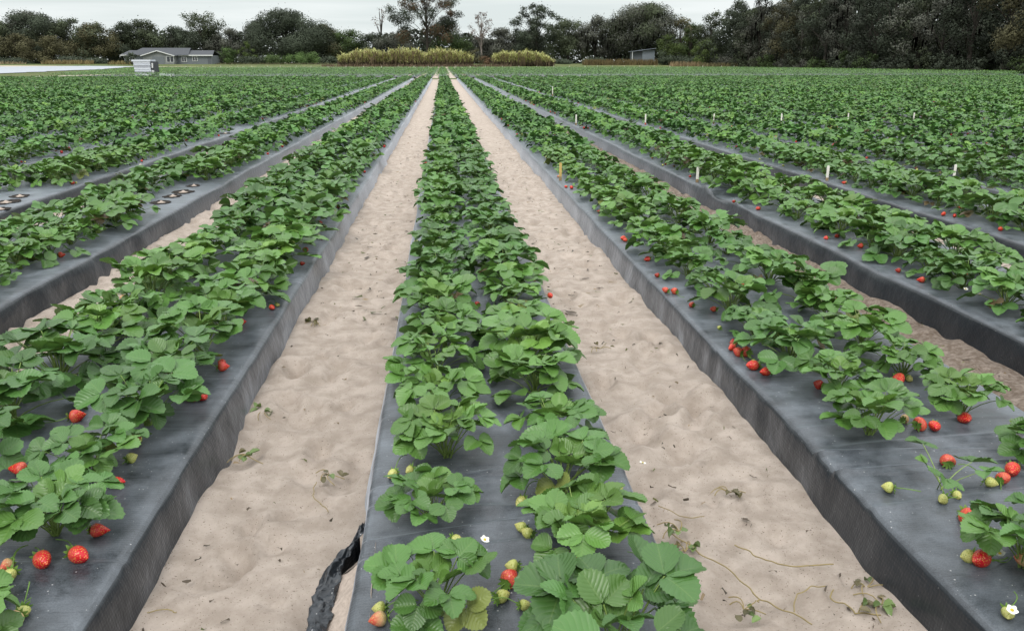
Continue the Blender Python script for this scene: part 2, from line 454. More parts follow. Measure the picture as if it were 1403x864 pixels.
sheet('grass_verge', [(-420, 203), (420, 203), (420, 640), (-420, 640)], M['grass'], 0.03, 6)
sheet('meadow', [(-330, 92), (-47, 92), (-50, 202), (-330, 202)], M['grass'], 0.02, 6)
sheet('woodland_floor', [(77, 20), (330, 20), (330, 202), (77, 202)], M['grass'], 0.02, 6)
sheet('farm_track', [(-60, 206), (62, 204), (62, 213), (-60, 218)], M['track_sand'], 0.06, 2)
sheet('side_track', [(-130, 226), (-58, 210), (-58, 217), (-130, 236)], M['track_sand'], 0.07, 2)
ps = sheet('plastic_sheet', [gp(-60, 103), gp(0, 101.5), gp(60, 99), gp(100, 97), gp(185, 94.3), (-92, 226), (-150, 205), (-170, 190)], M['pale_sheet'], 0.10, 4, kind=None)
tag(ps, 'pale grey plastic sheet spread flat on the ground at far left edge of field', 'plastic sheet')

# ------------------------------------------------------------------ raised beds
def bed_top(i, x, y):
    c, hw = bed_center(i), bed_half(i)
    u = (np.asarray(x, float) - c) / hw
    z = HB + 0.010 * (1 - u * u)
    z = z + 0.016 * vnoise(np.asarray(x) * 2.0, np.asarray(y) * 1.3, 40 + i)
    return z

def creases(i, x, y):
    z = np.zeros_like(np.asarray(y, float))
    def ridge(y0, slope, wd, amp, x0=None, x1=None):
        d = y - (y0 + slope * (x - bed_center(i)))
        e = amp * np.exp(-(d / wd) ** 2) - 0.5 * amp * np.exp(-((d - 2.2 * wd) / (1.3 * wd)) ** 2)
        if x0 is not None: e = e * sstep(x0 - 0.1, x0 + 0.1, x) * (1 - sstep(x1 - 0.1, x1 + 0.1, x))
        return e
    if i == 0:
        for y0, s, wd, a in ((2.60, 0.18, 0.016, 0.010), (2.54, 0.10, 0.012, 0.007), (2.35, -0.1, 0.018, 0.006), (2.26, 0.15, 0.014, 0.007), (2.14, 0.1, 0.016, 0.006), (3.9, 0.1, 0.02, 0.006)):
            z = z + ridge(y0, s, wd, a * 1.3)
    if i == 1:
        for y0, s, wd, a in ((2.62, -0.05, 0.014, 0.012), (2.52, 0.02, 0.012, 0.009), (2.44, -0.12, 0.014, 0.007), (2.30, 0.1, 0.02, 0.006), (2.72, 0.1, 0.02, 0.007)):
            z = z + ridge(y0, s, wd, a)
    if i == 2:
        z = z + ridge(9.0, 0.3, 0.22, -0.05, 2.9, 3.4) + ridge(9.45, 0.3, 0.06, 0.03, 2.9, 3.5)
    rr = np.random.default_rng(100 + i)
    for k in range(26):
        z = z + ridge(rr.uniform(1, 30), rr.uniform(-.25, .25), rr.uniform(.012, .03), rr.uniform(.002, .006))
    return z

def make_bed(i):
    c, hw = bed_center(i), bed_half(i)
    a = abs(i)
    if a <= 3:
        ys = [-2.5]
        st = 0.012 if a <= 1 else 0.05
        while ys[-1] < 1.0: ys.append(ys[-1] + 0.15)
        while ys[-1] < BLOCK_END:
            ys.append(ys[-1] + st)
            if ys[-1] > (3.2 if a <= 1 else 5.5): st = min(st * 1.03, 1.0)
        nx = 19
    else:
        y0 = max(-2.0, abs(c) / 0.9 - 6)
        ys = list(np.arange(y0, BLOCK_END, 0.35 if a < 10 else 0.8)); nx = 7
    ys = np.array(ys); ys[-1] = BLOCK_END
    out = hw + 0.035
    prof = [(-(out + 0.02), -0.07), (-(out), 0.0), (-(out - 0.006), 0.035), (-(out - 0.012), 0.075), (-(out - 0.019), 0.115), (-(hw + 0.008), 0.155),
            (-(hw + 0.002), 0.170), (-(hw - 0.010), 0.178), (-(hw - 0.026), 0.181)]
    if nx == 7: prof = [prof[0], prof[1], prof[4], prof[6], prof[8]]
    top = np.linspace(-(hw - 0.026), hw - 0.026, nx)[1:-1]
    xs = np.array([p[0] for p in prof] + list(top) + [-p[0] for p in prof[::-1]])
    zs = np.array([p[1] for p in prof] + [HB] * len(top) + [p[1] for p in prof[::-1]])
    XX = np.repeat(xs[None, :], len(ys), 0) + c; YY = np.repeat(ys[:, None], len(xs), 1); ZZ = np.repeat(zs[None, :], len(ys), 0)
    side = np.clip((HB - zs) / HB, 0, 1); sg = np.sign(xs)
    k = len(prof)
    wav = 0.016 * vnoise(YY * 1.8, YY * 0 + i * 7 + sg[None, :] * 3, 60) + 0.012 * vnoise(YY * 6.5, YY * 0 + i * 5 + sg[None, :] * 2, 61)
    XX = XX + sg[None, :] * wav * (0.10 + side[None, :] ** 1.5 * 1.5)
    XX = XX + sg[None, :] * side[None, :] * (1 - side[None, :]) * 0.05 * vnoise(YY * 9, ZZ * 9 + i, 62)
    istop = np.zeros(len(xs)); istop[k - 3:len(xs) - k + 3] = 1
    Zt = bed_top(i, XX, YY) - HB
    if a <= 3: Zt = Zt + creases(i, XX, YY)
    ZZ = ZZ + Zt * np.clip(zs / HB, 0, 1)[None, :] * istop[None, :] + (1 - istop)[None, :] * 0.012 * vnoise(YY * 2.2, YY * 0 + i + sg[None, :], 63) * np.clip(zs / HB, 0, 1)[None, :]
    V = np.stack([XX, YY, ZZ], -1).reshape(-1, 3)
    Q = grid_quads(len(ys), len(xs))
    # close the far end
    me = mesh_np('raised_bed', V, Q, mats=[M['mulch_film']])
    side_w = 'right' if i > 0 else 'left'
    lab = 'centre raised bed under black plastic film, straight ahead between two sand furrows' if i == 0 else \
        'raised bed under black plastic film, %s bed to the %s of the centre bed' % (ordinal(a), side_w)
    return obj('raised_bed', me, label=lab, cat='raised bed', group='plastic covered raised beds')
beds = {i: make_bed(i) for i in range(NL, NR + 1)}

# planting holes left open in the film where plants are missing
def hole(i, x, y, r, seed):
    rr = random.Random(seed)
    z = float(bed_top(i, x, y))
    n = 18; rad = [r * rr.uniform(0.75, 1.15) for _ in range(n)]
    g = G()
    ring = [(x + rad[k] * 1.15 * math.cos(2 * PI * k / n), y + rad[k] * 1.5 * math.sin(2 * PI * k / n)) for k in range(n)]
    b = len(g.v)
    for f, dz in ((1.02, 0.002), (0.98, 0.007), (0.92, 0.006), (0.7, 0.003)):
        for (px_, py_) in ring: g.v.append((x + (px_ - x) * f, y + (py_ - y) * f, z + dz + rr.uniform(-.002, .003)))
    for l in range(3):
        for k in range(n): g.f.append((b + l * n + k, b + l * n + (k + 1) % n, b + (l + 1) * n + (k + 1) % n, b + (l + 1) * n + k))
    g.f.append(tuple(b + 3 * n + k for k in range(n)))
    h = obj('planting_hole', g.mesh('planting_hole', M['dark_soil'], True), beds[i])
    s = G(); s.v.append((x + r * .2, y - r * .3, z + 0.03))
    m = 12
    for f, dz in ((0.3, 0.012), (0.52, 0.005)):
        for k in range(m): s.v.append((x + r * .2 + r * f * rr.uniform(.8, 1.1) * math.cos(2 * PI * k / m), y - r * .3 + r * f * rr.uniform(.6, 1) * math.sin(2 * PI * k / m), z + dz))
    for k in range(m):
        s.f.append((0, 1 + k, 1 + (k + 1) % m)); s.f.append((1 + k, 1 + m + k, 1 + m + (k + 1) % m, 1 + (k + 1) % m))
    obj('soil', s.mesh('soil', M['soil'], True), h)
HOLES = [(-2, 220, 278, .085), (-2, 236, 270, .08), (-2, 250, 264, .10), (-2, 265, 255, .07), (-3, 27, 270, .09), (-3, 8, 278, .11), (-3, 0, 287, .08), (-3, 12, 299, .10), (-3, 312, 178, .12), (-3, 308, 183, .1)]
for k, (i, px_, py_, r) in enumerate(HOLES):
    x, y = gp(px_, py_, HB); hole(i, x, y, r, k)

# torn, crumpled film at the near left corner of the centre bed
def torn_corner():
    outer = [(-0.322, 2.36, 0.10), (-0.338, 2.32, 0.08), (-0.365, 2.28, 0.065), (-0.395, 2.24, 0.055), (-0.418, 2.19, 0.05), (-0.432, 2.10, 0.05), (-0.432, 1.99, 0.045), (-0.424, 1.85, 0.04), (-0.41, 1.65, 0.03)]
    inner = [(-0.292, 2.37, 0.15), (-0.298, 2.33, 0.14), (-0.315, 2.29, 0.12), (-0.330, 2.25, 0.10), (-0.350, 2.20, 0.075), (-0.362, 2.11, 0.07), (-0.368, 2.02, 0.065), (-0.366, 1.85, 0.06), (-0.36, 1.65, 0.05)]
    O, I = np.array(outer), np.array(inner)
    tt = np.linspace(0, len(O) - 1, 220)
    f = lambda A: np.stack([np.interp(tt, np.arange(len(A)), A[:, k]) for k in range(3)], -1)
    O, I = f(O), f(I)
    s = np.linspace(0, 1, 21)
    P = I[:, None, :] * (1 - s)[None, :, None] + O[:, None, :] * s[None, :, None]
    arch = np.sin(s * PI)[None, :] * 0.024
    a = vnoise(P[..., 1] * 24, s[None, :] * 3 + 0 * P[..., 0], 71); b = vnoise(P[..., 1] * 60, s[None, :] * 7 + 0 * P[..., 0], 72)
    P[..., 2] += arch * (0.8 + 1.3 * a) + 0.016 * a + 0.018 * b + 0.010 * vnoise(P[..., 1] * 110, s[None, :] * 14 + 0 * P[..., 0], 76)
    P[..., 0] += 0.034 * vnoise(P[..., 1] * 19, s[None, :] * 5 + 0 * P[..., 0], 73)
    P[:, -1, 2] = np.minimum(P[:, -1, 2], 0.045) - 0.03
    me = mesh_np('torn_film', P.reshape(-1, 3), grid_quads(len(tt), len(s)), mats=[M['torn_film']])
    tf = obj('torn_film', me, beds[0]); tf['label'] = 'torn crumpled edge of black film lifted off the bed side'
    # the sand spilling out of the tear
    yy = np.linspace(1.5, 2.34, 40); ss = np.linspace(0, 1, 10)
    XX = -0.385 + ss[None, :] * (0.145 + 0.03 * vnoise(yy * 6, yy * 0, 74))[:, None]; YY = np.repeat(yy[:, None], 10, 1)
    ZZ = 0.05 + 0.115 * ss[None, :] ** 1.3 + 0.02 * vnoise(XX * 30, YY * 20, 75) + np.where(ss[None, :] > .95, .02, 0)
    ZZ = ZZ - 0.12 * sstep(2.18, 2.32, YY)
    obj('soil', mesh_np('soil', np.stack([XX, YY, ZZ], -1).reshape(-1, 3), grid_quads(40, 10), mats=[M['soil']]), beds[0])
torn_corner()
# ------------------------------------------------------------------ strawberry plants
LEAFCOLS = [(0.066, 0.158, 0.031), (0.078, 0.178, 0.034), (0.056, 0.140, 0.031), (0.088, 0.190, 0.038), (0.068, 0.160, 0.038)]

def leaflet(rng, L, rows, cols, width=0.47):
    tt = np.linspace(0.0, 1.0, rows); s = np.linspace(-1, 1, cols)
    wv = width * L * np.sin(PI * np.clip(tt, 0.02, 0.975) ** 0.92) ** 0.52
    wv[0] = 0.03 * L
    T, S = np.meshgrid(tt, s, indexing='ij')
    Wd = np.repeat(wv[:, None], cols, 1)
    x = S * Wd; y = T * L
    if rows >= 9 and cols >= 5:
        tooth = np.where(np.arange(rows) % 2 == 0, 0.026, -0.020) * L
        edge = (np.abs(S) > 0.99)
        x = x + np.sign(S) * edge * tooth[:, None] * np.sin(PI * np.clip(T, 0, 1)) ** 0.3
        y = y + edge * np.where(np.arange(rows) % 2 == 0, 0.02, 0)[:, None] * L
    fold = rng.uniform(0.14, 0.52); droop = rng.uniform(-0.15, 0.42); curl = rng.uniform(-0.45, 0.35)
    z = fold * np.abs(x) - droop * (y ** 2) / L * 0.7 - curl * (x ** 2) / L * 1.6
    if rows >= 9:
        z = z + 0.014 * L * np.sin(2 * PI * 3.5 * (T - 0.32 * np.abs(S))) * np.abs(S) ** 0.7
        z = z + 0.02 * L * np.sin(S * 3 + rng.uniform(0, 6)) * T
    V = np.stack([x, y, z], -1).reshape(-1, 3)
    uv = np.stack([S, T], -1).reshape(-1, 2)
    return V, grid_quads(rows, cols), uv

def frame(d, up):
    d = d / np.linalg.norm(d); r = np.cross(d, up); r /= np.linalg.norm(r) + 1e-9
    u = np.cross(r, d); return np.stack([r, d, u], 1)     # columns: right, forward, normal

def plant_arrays(seed, nleaf, rows, cols, spread=1.0, height=1.0, stems=True, one_leaflet=False, dead=0.0, stem_n=4, sparse=False, skirt=True):
    rng = np.random.default_rng(seed)
    fol, st = NB(), NB()
    base = LEAFCOLS[seed % len(LEAFCOLS)]
    ga = 2.399963
    for k in range(nleaf):
        q = (k + 0.5) / nleaf                    # 0 = inner young leaf, 1 = outer old leaf
        az = k * ga + rng.uniform(-0.35, 0.35)
        el = math.radians(82 - 47 * q ** 0.9 + rng.uniform(-8, 8))
        plen = (0.088 + 0.062 * math.sin(PI * q) + 0.028 * q + rng.uniform(-0.015, 0.02))
        if q > 0.74 and skirt and not sparse: el = math.radians(rng.uniform(10, 27)); plen *= rng.uniform(0.85, 1.1)
        if sparse: el *= 0.75; plen *= 1.15
        dirh = np.array([math.cos(az), math.sin(az), 0.0])
        p0 = np.array([rng.uniform(-.012, .012), rng.uniform(-.012, .012), 0.0])
        tip = p0 + dirh * (math.cos(el) * plen * 1.12 * spread) + np.array([0, 0, (math.sin(el) * plen * 1.05 + 0.012) * height])
        mid = 0.5 * (p0 + tip) + np.array([0, 0, 0.022 * (0.4 + q)]) - dirh * 0.006
        L = (0.047 + 0.029 * min(1, q * 2.2) + rng.uniform(-0.013, 0.015))
        if one_leaflet: L *= 1.5
        c = np.array(base) * rng.uniform(0.68, 1.26)
        if q < 0.2: c = c * np.array([1.5, 1.28, 1.2])
        elif rng.random() < 0.08: c = c * np.array([1.25, 1.15, 0.95])
        if rng.random() < dead and q > 0.55: c = np.array([0.10, 0.062, 0.032]) * rng.uniform(0.6, 1.3); L *= 0.72
        elif q > 0.85 and rng.random() < 0.03: c = np.array([0.17, 0.20, 0.05])
        pitch = math.radians(30 - 52 * q + rng.uniform(-32, 26))     # blade tilt relative to horizontal
        if q < 0.2: pitch = math.radians(rng.uniform(25, 60))
        fw = dirh * math.cos(pitch) + np.array([0, 0, math.sin(pitch)])
        up = np.array([rng.uniform(-.5, .5), rng.uniform(-.5, .5), 1.0]) - dirh * 0.25 * q
        Fm = frame(fw, up)
        angs = (0.0,) if one_leaflet else (0.0, 1.25 + rng.uniform(-.15, .2), -1.25 + rng.uniform(-.2, .15))
        for a in angs:
            V, Q, uv = leaflet(rng, L * (1.0 if a == 0 else 0.95), rows, cols)
            ca, sa = math.cos(a), math.sin(a)
            tilt = rng.uniform(-0.25, 0.35)
            V = V + np.array([0, 0.004, 0])
            V[:, 2] += V[:, 1] * tilt * (0.6 if a else 0.2)
            R = np.array([[ca, sa, 0], [-sa, ca, 0], [0, 0, 1]])
            V = V @ R.T
            W = V @ Fm.T + tip
            W[:, 2] = np.maximum(W[:, 2], 0.006 + 0.004 * rng.random())
            fol.add(W, Q, uv, c * rng.uniform(0.92, 1.08))
        if stems:
            tt = np.linspace(0, 1, 5)[:, None]
            P = (1 - tt) ** 2 * p0 + 2 * tt * (1 - tt) * mid + tt ** 2 * tip
            V, Q = tube_np(P, np.linspace(0.0026, 0.0016, 5), stem_n); st.add(V, Q)
    return fol, st

# berry, calyx, flower meshes (local +Y points from the tip of the berry to its stalk)
def berry_mesh(seed, mat, L=0.046, R=0.020):
    rng = np.random.default_rng(seed)
    n, m = 12, 16
    tt = np.linspace(0, 1, n)
    rad = R * np.where(tt < 0.72, np.sin(np.clip(tt / 0.72, 0, 1) * PI / 2) ** 0.92, np.sqrt(np.clip(1 - ((tt - 0.72) / 0.30) ** 2, 0, 1)))
    an = np.linspace(0, 2 * PI, m + 1)
    V = np.stack([rad[:, None] * np.cos(an) * (1 + 0.10 * np.sin(an + seed)), np.repeat(((tt - 0.5) * L)[:, None], m + 1, 1), rad[:, None] * np.sin(an) * (0.92)], -1)
    V = V * (1 + 0.06 * np.sin(V[..., 1:2] * 120 + seed))
    return mesh_np('berry', V.reshape(-1, 3), grid_quads(n, m + 1), mats=[mat])

def calyx_mesh(seed, L=0.046, stalk=0.07):
    rng = np.random.default_rng(seed); b = NB()
    for k in range(8):
        a = k * PI / 4 + rng.uniform(-.15, .15); l = rng.uniform(0.013, 0.02); wd = 0.0042
        d = np.array([math.cos(a), 0, math.sin(a)]); s = np.array([-math.sin(a), 0, math.cos(a)])
        P = []
        for u, ww, lift in ((0.05, .6, 0.0), (0.5, 1.0, 0.001), (0.85, .6, 0.004), (1.0, .08, 0.008)):
            c = d * l * u + np.array([0, L * 0.49 + 0.002 + lift - 0.005 * u * 0.6, 0]); P += [c - s * wd * ww, c + s * wd * ww]
        b.add(P, grid_quads(4, 2))
    tt = np.linspace(0, 1, 6)
    P = np.stack([0.01 * np.sin(tt * 2.2), L * 0.48 + stalk * tt, 0.022 * np.sin(tt * PI * 0.75)], -1)
    V, Q = tube_np(P, 0.0013, 5); b.add(V, Q)
    return b.mesh('calyx', [M['calyx']])

def flower_mesh():
    b = NB()
    for k in range(5):
        a = k * 2 * PI / 5; T = np.linspace(0, 1, 5); S = np.linspace(-1, 1, 4)
        t2, s2 = np.meshgrid(T, S, indexing='ij'); wd = 0.0075 * np.sin(PI * np.clip(t2 * .85 + .12, 0, 1)) ** .6
        x = 0.003 + 0.0125 * t2; y = s2 * wd; z = 0.002 + 0.004 * t2 ** 2 + 0 * s2
        V = np.stack([x * math.cos(a) - y * math.sin(a), x * math.sin(a) + y * math.cos(a), z], -1).reshape(-1, 3)
        b.add(V, grid_quads(5, 4))
    return b.mesh('flower', [M['petal']])
def pistil_mesh():
    n, m = 5, 10; th = np.linspace(0, PI / 2, n); an = np.linspace(0, 2 * PI, m + 1)
    V = np.stack([0.005 * np.cos(th)[:, None] * np.cos(an), 0.005 * np.cos(th)[:, None] * np.sin(an), 0.002 + np.repeat(0.0045 * np.sin(th)[:, None], m + 1, 1)], -1)
    return mesh_np('pistil', V.reshape(-1, 3), grid_quads(n, m + 1), mats=[M['pistil']])

BERRY = {k: [berry_mesh(s, M[mt], L, R) for s in range(3)] for k, mt, L, R in
         (('red', 'berry_red', .050, .0188), ('dark', 'berry_dark', .046, .018), ('green', 'berry_green', .034, .0145), ('pink', 'berry_pink', .040, .017))}
CALYX = {k: [calyx_mesh(s, L) for s in range(3)] for k, L in (('red', .050), ('dark', .046), ('green', .034), ('pink', .040))}
FLOWER, PISTIL = flower_mesh(), pistil_mesh()

N_HI, N_MID = 12, 10
HI = []
for s in range(N_HI):
    f, st = plant_arrays(1000 + s, 22 + s % 5, 19, 7, dead=0.012)
    HI.append((f.mesh('foliage', [M['leaf']]), st.mesh('stems', [M['petiole']])))
BARE = []
for s in range(N_HI):
    f, st = plant_arrays(1100 + s, 18 + s % 5, 19, 7, skirt=False)
    BARE.append((f.mesh('foliage', [M['leaf']]), st.mesh('stems', [M['petiole']])))
MID = []
for s in range(N_MID):
    f, st = plant_arrays(2000 + s, 22 + s % 4, 9, 5, dead=0.03)
    MID.append((f.mesh('foliage', [M['leaf']]), st.mesh('stems', [M['petiole']])))
SPARSE = []
for s in range(3):
    f, st = plant_arrays(3000 + s, 5, 15, 7, sparse=True)
    SPARSE.append((f.mesh('foliage', [M['leaf']]), st.mesh('stems', [M['petiole']])))

# every plant position in the first block
PHASE = {(0, -1): 1.85, (0, 1): 1.60, (1, -1): 1.90, (1, 1): 1.67, (-1, 1): 1.87, (-1, -1): 1.92}
prng = random.Random(77)
plants = []
for i in range(NL, NR + 1):
    for s in (-1, 1):
        x0 = bed_center(i) + s * row_off(i)
        ph = PHASE.get((i, s), prng.uniform(1.2, 1.6))
        k = -6
        while True:
            y = ph + 0.42 * k; k += 1
            if y > BLOCK_END - 0.3: break
            if y < 1.2: continue
            jx, jy, sc, rz, u = prng.uniform(-.03, .03), prng.uniform(-.04, .04), prng.uniform(0.76, 1.18), prng.uniform(0, 2 * PI), prng.random()
            x, yy = x0 + jx, y + jy
            px_, py_, zc = proj(x, yy, HB + .05)
            if zc < 0.5 or px_ < -220 or px_ > PW + 220 or py_ > PH + 110: continue
            if i == -2 and s == 1 and 8.3 < yy < 10.15: continue
            if i == -3 and 7.5 < yy < 9.9 and s == 1: continue
            if i == -3 and 8.4 < yy < 9.5 and s == -1: continue
            if i == -3 and s == 1 and 18.0 < yy < 19.6: continue
            if i < -1 and u < 0.05: continue
            if yy > 6 and u > 0.988: continue
            if i == 1 and s == -1 and yy < 2.1: sc = 0.98
            if i == 0 and s == -1 and yy < 1.7: continue
            if i == 0 and s == -1 and yy < 2.0: sc = 0.84
            if abs(i) <= 1 and yy < 1.45: continue
            plants.append([i, s, x, yy, sc, rz, px_, py_, zc])
inframe = [p for p in plants if -45 < p[6] < PW + 45 and p[7] < PH + 60]
inframe.sort(key=lambda p: p[8])
indiv = inframe[:300]
ids = {id(p) for p in indiv}
rest = [p for p in plants if id(p) not in ids]

# berries and flowers the photograph shows, by where they lie on the film
RED = [(60, 770), (110, 762), (138, 726), (162, 662), (24, 647), (108, 575), (258, 545), (277, 545), (262, 528), (195, 470), (193, 480), (205, 478), (307, 502),
       (332, 441), (345, 390), (465, 283), (419, 342), (700, 794), (790, 772), (632, 293), (1374, 657), (1386, 648), (1297, 632), (1328, 713), (1341, 770),
       (1262, 583), (1281, 586), (1323, 575), (1232, 523), (1030, 502), (1047, 510), (1002, 475), (1010, 481), (1021, 481), (947, 416), (977, 423), (911, 396), (923, 398),
       (853, 326), (886, 355), (783, 258), (1400, 586), (1131, 326), (1146, 324), (1178, 338), (1261, 384), (1038, 285), (85, 349), (1370, 314), (775, 256), (856, 328)]
DARK = [(186, 606), (440, 305), (930, 318), (1120, 528), (1230, 369), (945, 241), (265, 547), (305, 496), (458, 289), (1004, 468), (415, 360), (500, 235), (820, 290), (1005, 275)]
GREEN = [(690, 819), (721, 831), (536, 651), (712, 692), (627, 740), (848, 670), (712, 724), (721, 733), (745, 766), (895, 778), (1312, 681), (1290, 687), (1215, 668), (1358, 665),
         (985, 447), (182, 629), (190, 606), (268, 536), (30, 840), (12, 792), (1247, 520), (1324, 765), (700, 778), (518, 832), (1030, 496), (1380, 845), (1385, 592), (560, 645)]
PINK = [(8, 778), (517, 849), (20, 850), (1398, 770), (1240, 575)]
FLOW = [(1368, 768), (1384, 846), (664, 748), (1322, 402), (1342, 409), (880, 640)]
near_plants = [p for p in indiv if p[8] < 13]
attach = {id(p): [] for p in indiv}
def give(kind, px_, py_, dz):
    x, y = gp(px_, py_, HB + dz)
    best = min(near_plants, key=lambda p: (p[2] - x) ** 2 + (p[3] - y) ** 2)
    attach[id(best)].append((kind, x, y))
for lst, kd, dz in ((RED, 'red', .020), (DARK, 'dark', .02), (GREEN, 'green', .015), (PINK, 'pink', .018), (FLOW, 'flower', .03)):
    for a in lst: give(kd, *a, dz)
frng = random.Random(9)
for p in indiv:
    if p[8] > 4.5 and not attach[id(p)] and frng.random() < 0.30:
        s = p[1] if frng.random() < 0.75 else -p[1]
        for _ in range(frng.choice((1, 1, 2))):
            attach[id(p)].append((frng.choice(('red', 'red', 'dark', 'green', 'pink')), p[2] + s * frng.uniform(.15, .24), p[3] + frng.uniform(-.15, .12)))

def bed_phrase(i):
    if i == 0: return 'centre bed'
    return '%s %s bed' % (ordinal(abs(i)), 'left' if i < 0 else 'right')

VCACHE = {}
def projv(X, Y, Z):
    dz = Z - CAMH
    u = X * math.cos(PS) - Y * math.sin(PS); v = X * math.sin(PS) + Y * math.cos(PS)
    zc = v * math.cos(TH) - dz * math.sin(TH); yc = v * math.sin(TH) + dz * math.cos(TH)
    return PW / 2 + F * u / zc, PH / 2 - F * yc / zc, zc

count = {}
for p in sorted(indiv, key=lambda p: (p[0], p[1], p[3])):
    i, s, x, y, sc, rz, px_, py_, zc = p
    count[(i, s)] = n = count.get((i, s), 0) + 1
    sparse = (i == 1 and s == -1 and 2.15 < y < 2.5)
    kinds = [a[0] for a in attach[id(p)]]
    ripe = sum(k in ('red', 'dark') for k in kinds)
    if sparse: look = 'straggly strawberry plant'
    elif ripe >= 3: look = 'strawberry plant with clustered berries'
    elif ripe == 2: look = 'strawberry plant with two berries'
    elif ripe == 1: look = 'strawberry plant with one red berry'
    elif 'green' in kinds: look = 'strawberry plant with unripe berries'
    else: look = 'leafy strawberry plant'
    lab = '%s, %s from the front, %s row, %s' % (look, ordinal(n), 'left' if s < 0 else 'right', bed_phrase(i))
    z = float(bed_top(i, x, y)) - 0.004
    root = obj('strawberry_plant', None, loc=(x, y, z), label=lab, cat='strawberry plant', group='strawberry plants in double rows on the raised beds')
    vi = (n * 5 + i * 3 + (2 if s > 0 else 0))
    pool = SPARSE if sparse else (BARE if (i == 1 and y < 3.5) or (i == 0 and y < 3.2) or (i == -1 and s == 1 and y < 4.8) else (HI if zc < 6.5 else MID))
    src = pool[vi % len(pool)]
    big = {0: 1.06, 1: 1.0, -1: 1.16}.get(i, 1.05) * (1.0 + (0.07 if i else 0.0) * float(sstep(3.5, 7, zc)))
    seen = [a for a in attach[id(p)] if a[0] != 'flower']
    if seen and zc < 7:          # turn the plant so that its leaves leave its fruit in view
        best = None
        for v_ in range(4):
            cand = pool[(vi + v_) % len(pool)]
            if cand[0].name not in VCACHE:
                A_ = np.zeros(len(cand[0].vertices) * 3); cand[0].vertices.foreach_get('co', A_); VCACHE[cand[0].name] = A_.reshape(-1, 3)[::2]
            A_ = VCACHE[cand[0].name] * np.array([sc * 1.12 * big, sc * 1.06 * big, sc * big])
            for r_ in range(12):
                th = r_ * PI / 6; c_, s_ = math.cos(th), math.sin(th)
                U_, V_, C_ = projv(A_[:, 0] * c_ - A_[:, 1] * s_ + x, A_[:, 0] * s_ + A_[:, 1] * c_ + y, A_[:, 2] + z)
                bad = 0
                for kind, bx, by in seen:
                    bu, bv, bc = proj(bx, by, HB + .02)
                    w_ = (1.5 if kind in ('red', 'dark') else 0.7)
                    bad += w_ * int(((U_ - bu) ** 2 + (V_ - bv) ** 2 < (26.0 / bc) ** 2).sum())
                if best is None or bad < best[0]: best = (bad, cand, th)
        src, rz = best[1], best[2]
    parts = [obj('foliage', src[0], root), obj('stems', src[1], root)]
    for q in parts:
        q.rotation_euler.z = rz; q.scale = (sc * 1.12 * big, sc * 1.06 * big, sc * big * (1.0 if abs(i) > 1 else 1.0))
    for k, (kind, bx, by) in enumerate(attach[id(p)]):
        zz = float(bed_top(i, bx, by)) - z
        dx, dy = x - bx, y - by; ang = math.atan2(-dx, dy)     # local +Y towards the crown
        if kind == 'flower':
            fl = obj('flower', FLOWER, root, (bx - x, by - y, zz + 0.045)); fl.rotation_euler = (0.35, 0.15, ang); fl.scale = (0.95,) * 3
            obj('pistil', PISTIL, fl)
            continue
        bs = {'red': 1.32, 'dark': 1.2, 'green': 1.2, 'pink': 1.2}[kind] * (0.86 + 0.28 * ((k * 37 + n * 11) % 7) / 7)
        if zc > 4: bs *= 0.78
        bb = obj('berry', BERRY[kind][(k + n) % 3], root, (bx - x, by - y, zz + 0.0175 * bs * (1 if kind != 'green' else .75)))
        bb.rotation_euler = (0.12, ((k * 29 + n * 13) % 10) / 10.0 * 6.0, ang + (((k * 53 + n * 17) % 9) / 9.0 - 0.5) * 1.6); bb.scale = (bs * 1.08, bs, bs)
        bb.rotation_mode = 'XYZ'
        if kind == 'green': bb['label'] = 'unripe pale yellow berry'
        elif kind == 'pink': bb['label'] = 'half ripe pinkish berry'
        obj('calyx', CALYX[kind][(k + n) % 3], bb)

# the rest of the rows: thousands of plants, one object
def tile(nb, LODS, P, X, Y, Zb, SC, RZ, tint):
    """append copies of small plant meshes at many places"""
    rng = np.random.default_rng(4)
    pick = rng.integers(0, len(LODS), len(X))
    for v, (V, Q, U, C, Mi) in enumerate(LODS):
        s = np.where(pick == v)[0]
        if not len(s): continue
        c, sn = np.cos(RZ[s]), np.sin(RZ[s]); sc = SC[s]
        x = (V[None, :, 0] * c[:, None] - V[None, :, 1] * sn[:, None]) * (sc * 1.14)[:, None] + X[s][:, None]
        y = (V[None, :, 0] * sn[:, None] + V[None, :, 1] * c[:, None]) * (sc * 1.08)[:, None] + Y[s][:, None]
        z = V[None, :, 2] * (sc * 1.1)[:, None] + Zb[s][:, None]
        W = np.stack([x, y, z], -1).reshape(-1, 3)
        n = len(V)
        QQ = (Q[None] + (np.arange(len(s)) * n)[:, None, None]).reshape(-1, 4)
        CC = (C[None] * tint[s][:, None, None]).reshape(-1, 3)
        nb.V.append(W); nb.Q.append(QQ + nb.n); nb.n += len(W)
        nb.U.append(np.zeros((len(W), 2))); nb.C.append(CC); nb.M.append(np.tile(Mi, len(s)))

def add_lod_berries(f, seed):
    rng = np.random.default_rng(seed)
    for _ in range(1 if seed % 3 == 0 else 0):
        a = rng.uniform(0, 2 * PI); r = rng.uniform(.15, .22); c = np.array([r * math.cos(a), r * math.sin(a), .018]); R = .02
        an = np.arange(7) * PI / 3
        V = np.concatenate([np.stack([rr * np.cos(an), rr * np.sin(an), np.full(7, zz)], -1) for rr, zz in ((.004, -R), (R, -.004), (R * .8, .010), (.003, R))]) + c
        red = rng.random() < .75
        f.add(V, grid_quads(4, 7), None, (0.42, 0.016, 0.012) if red else (0.5, 0.5, 0.18), 1)

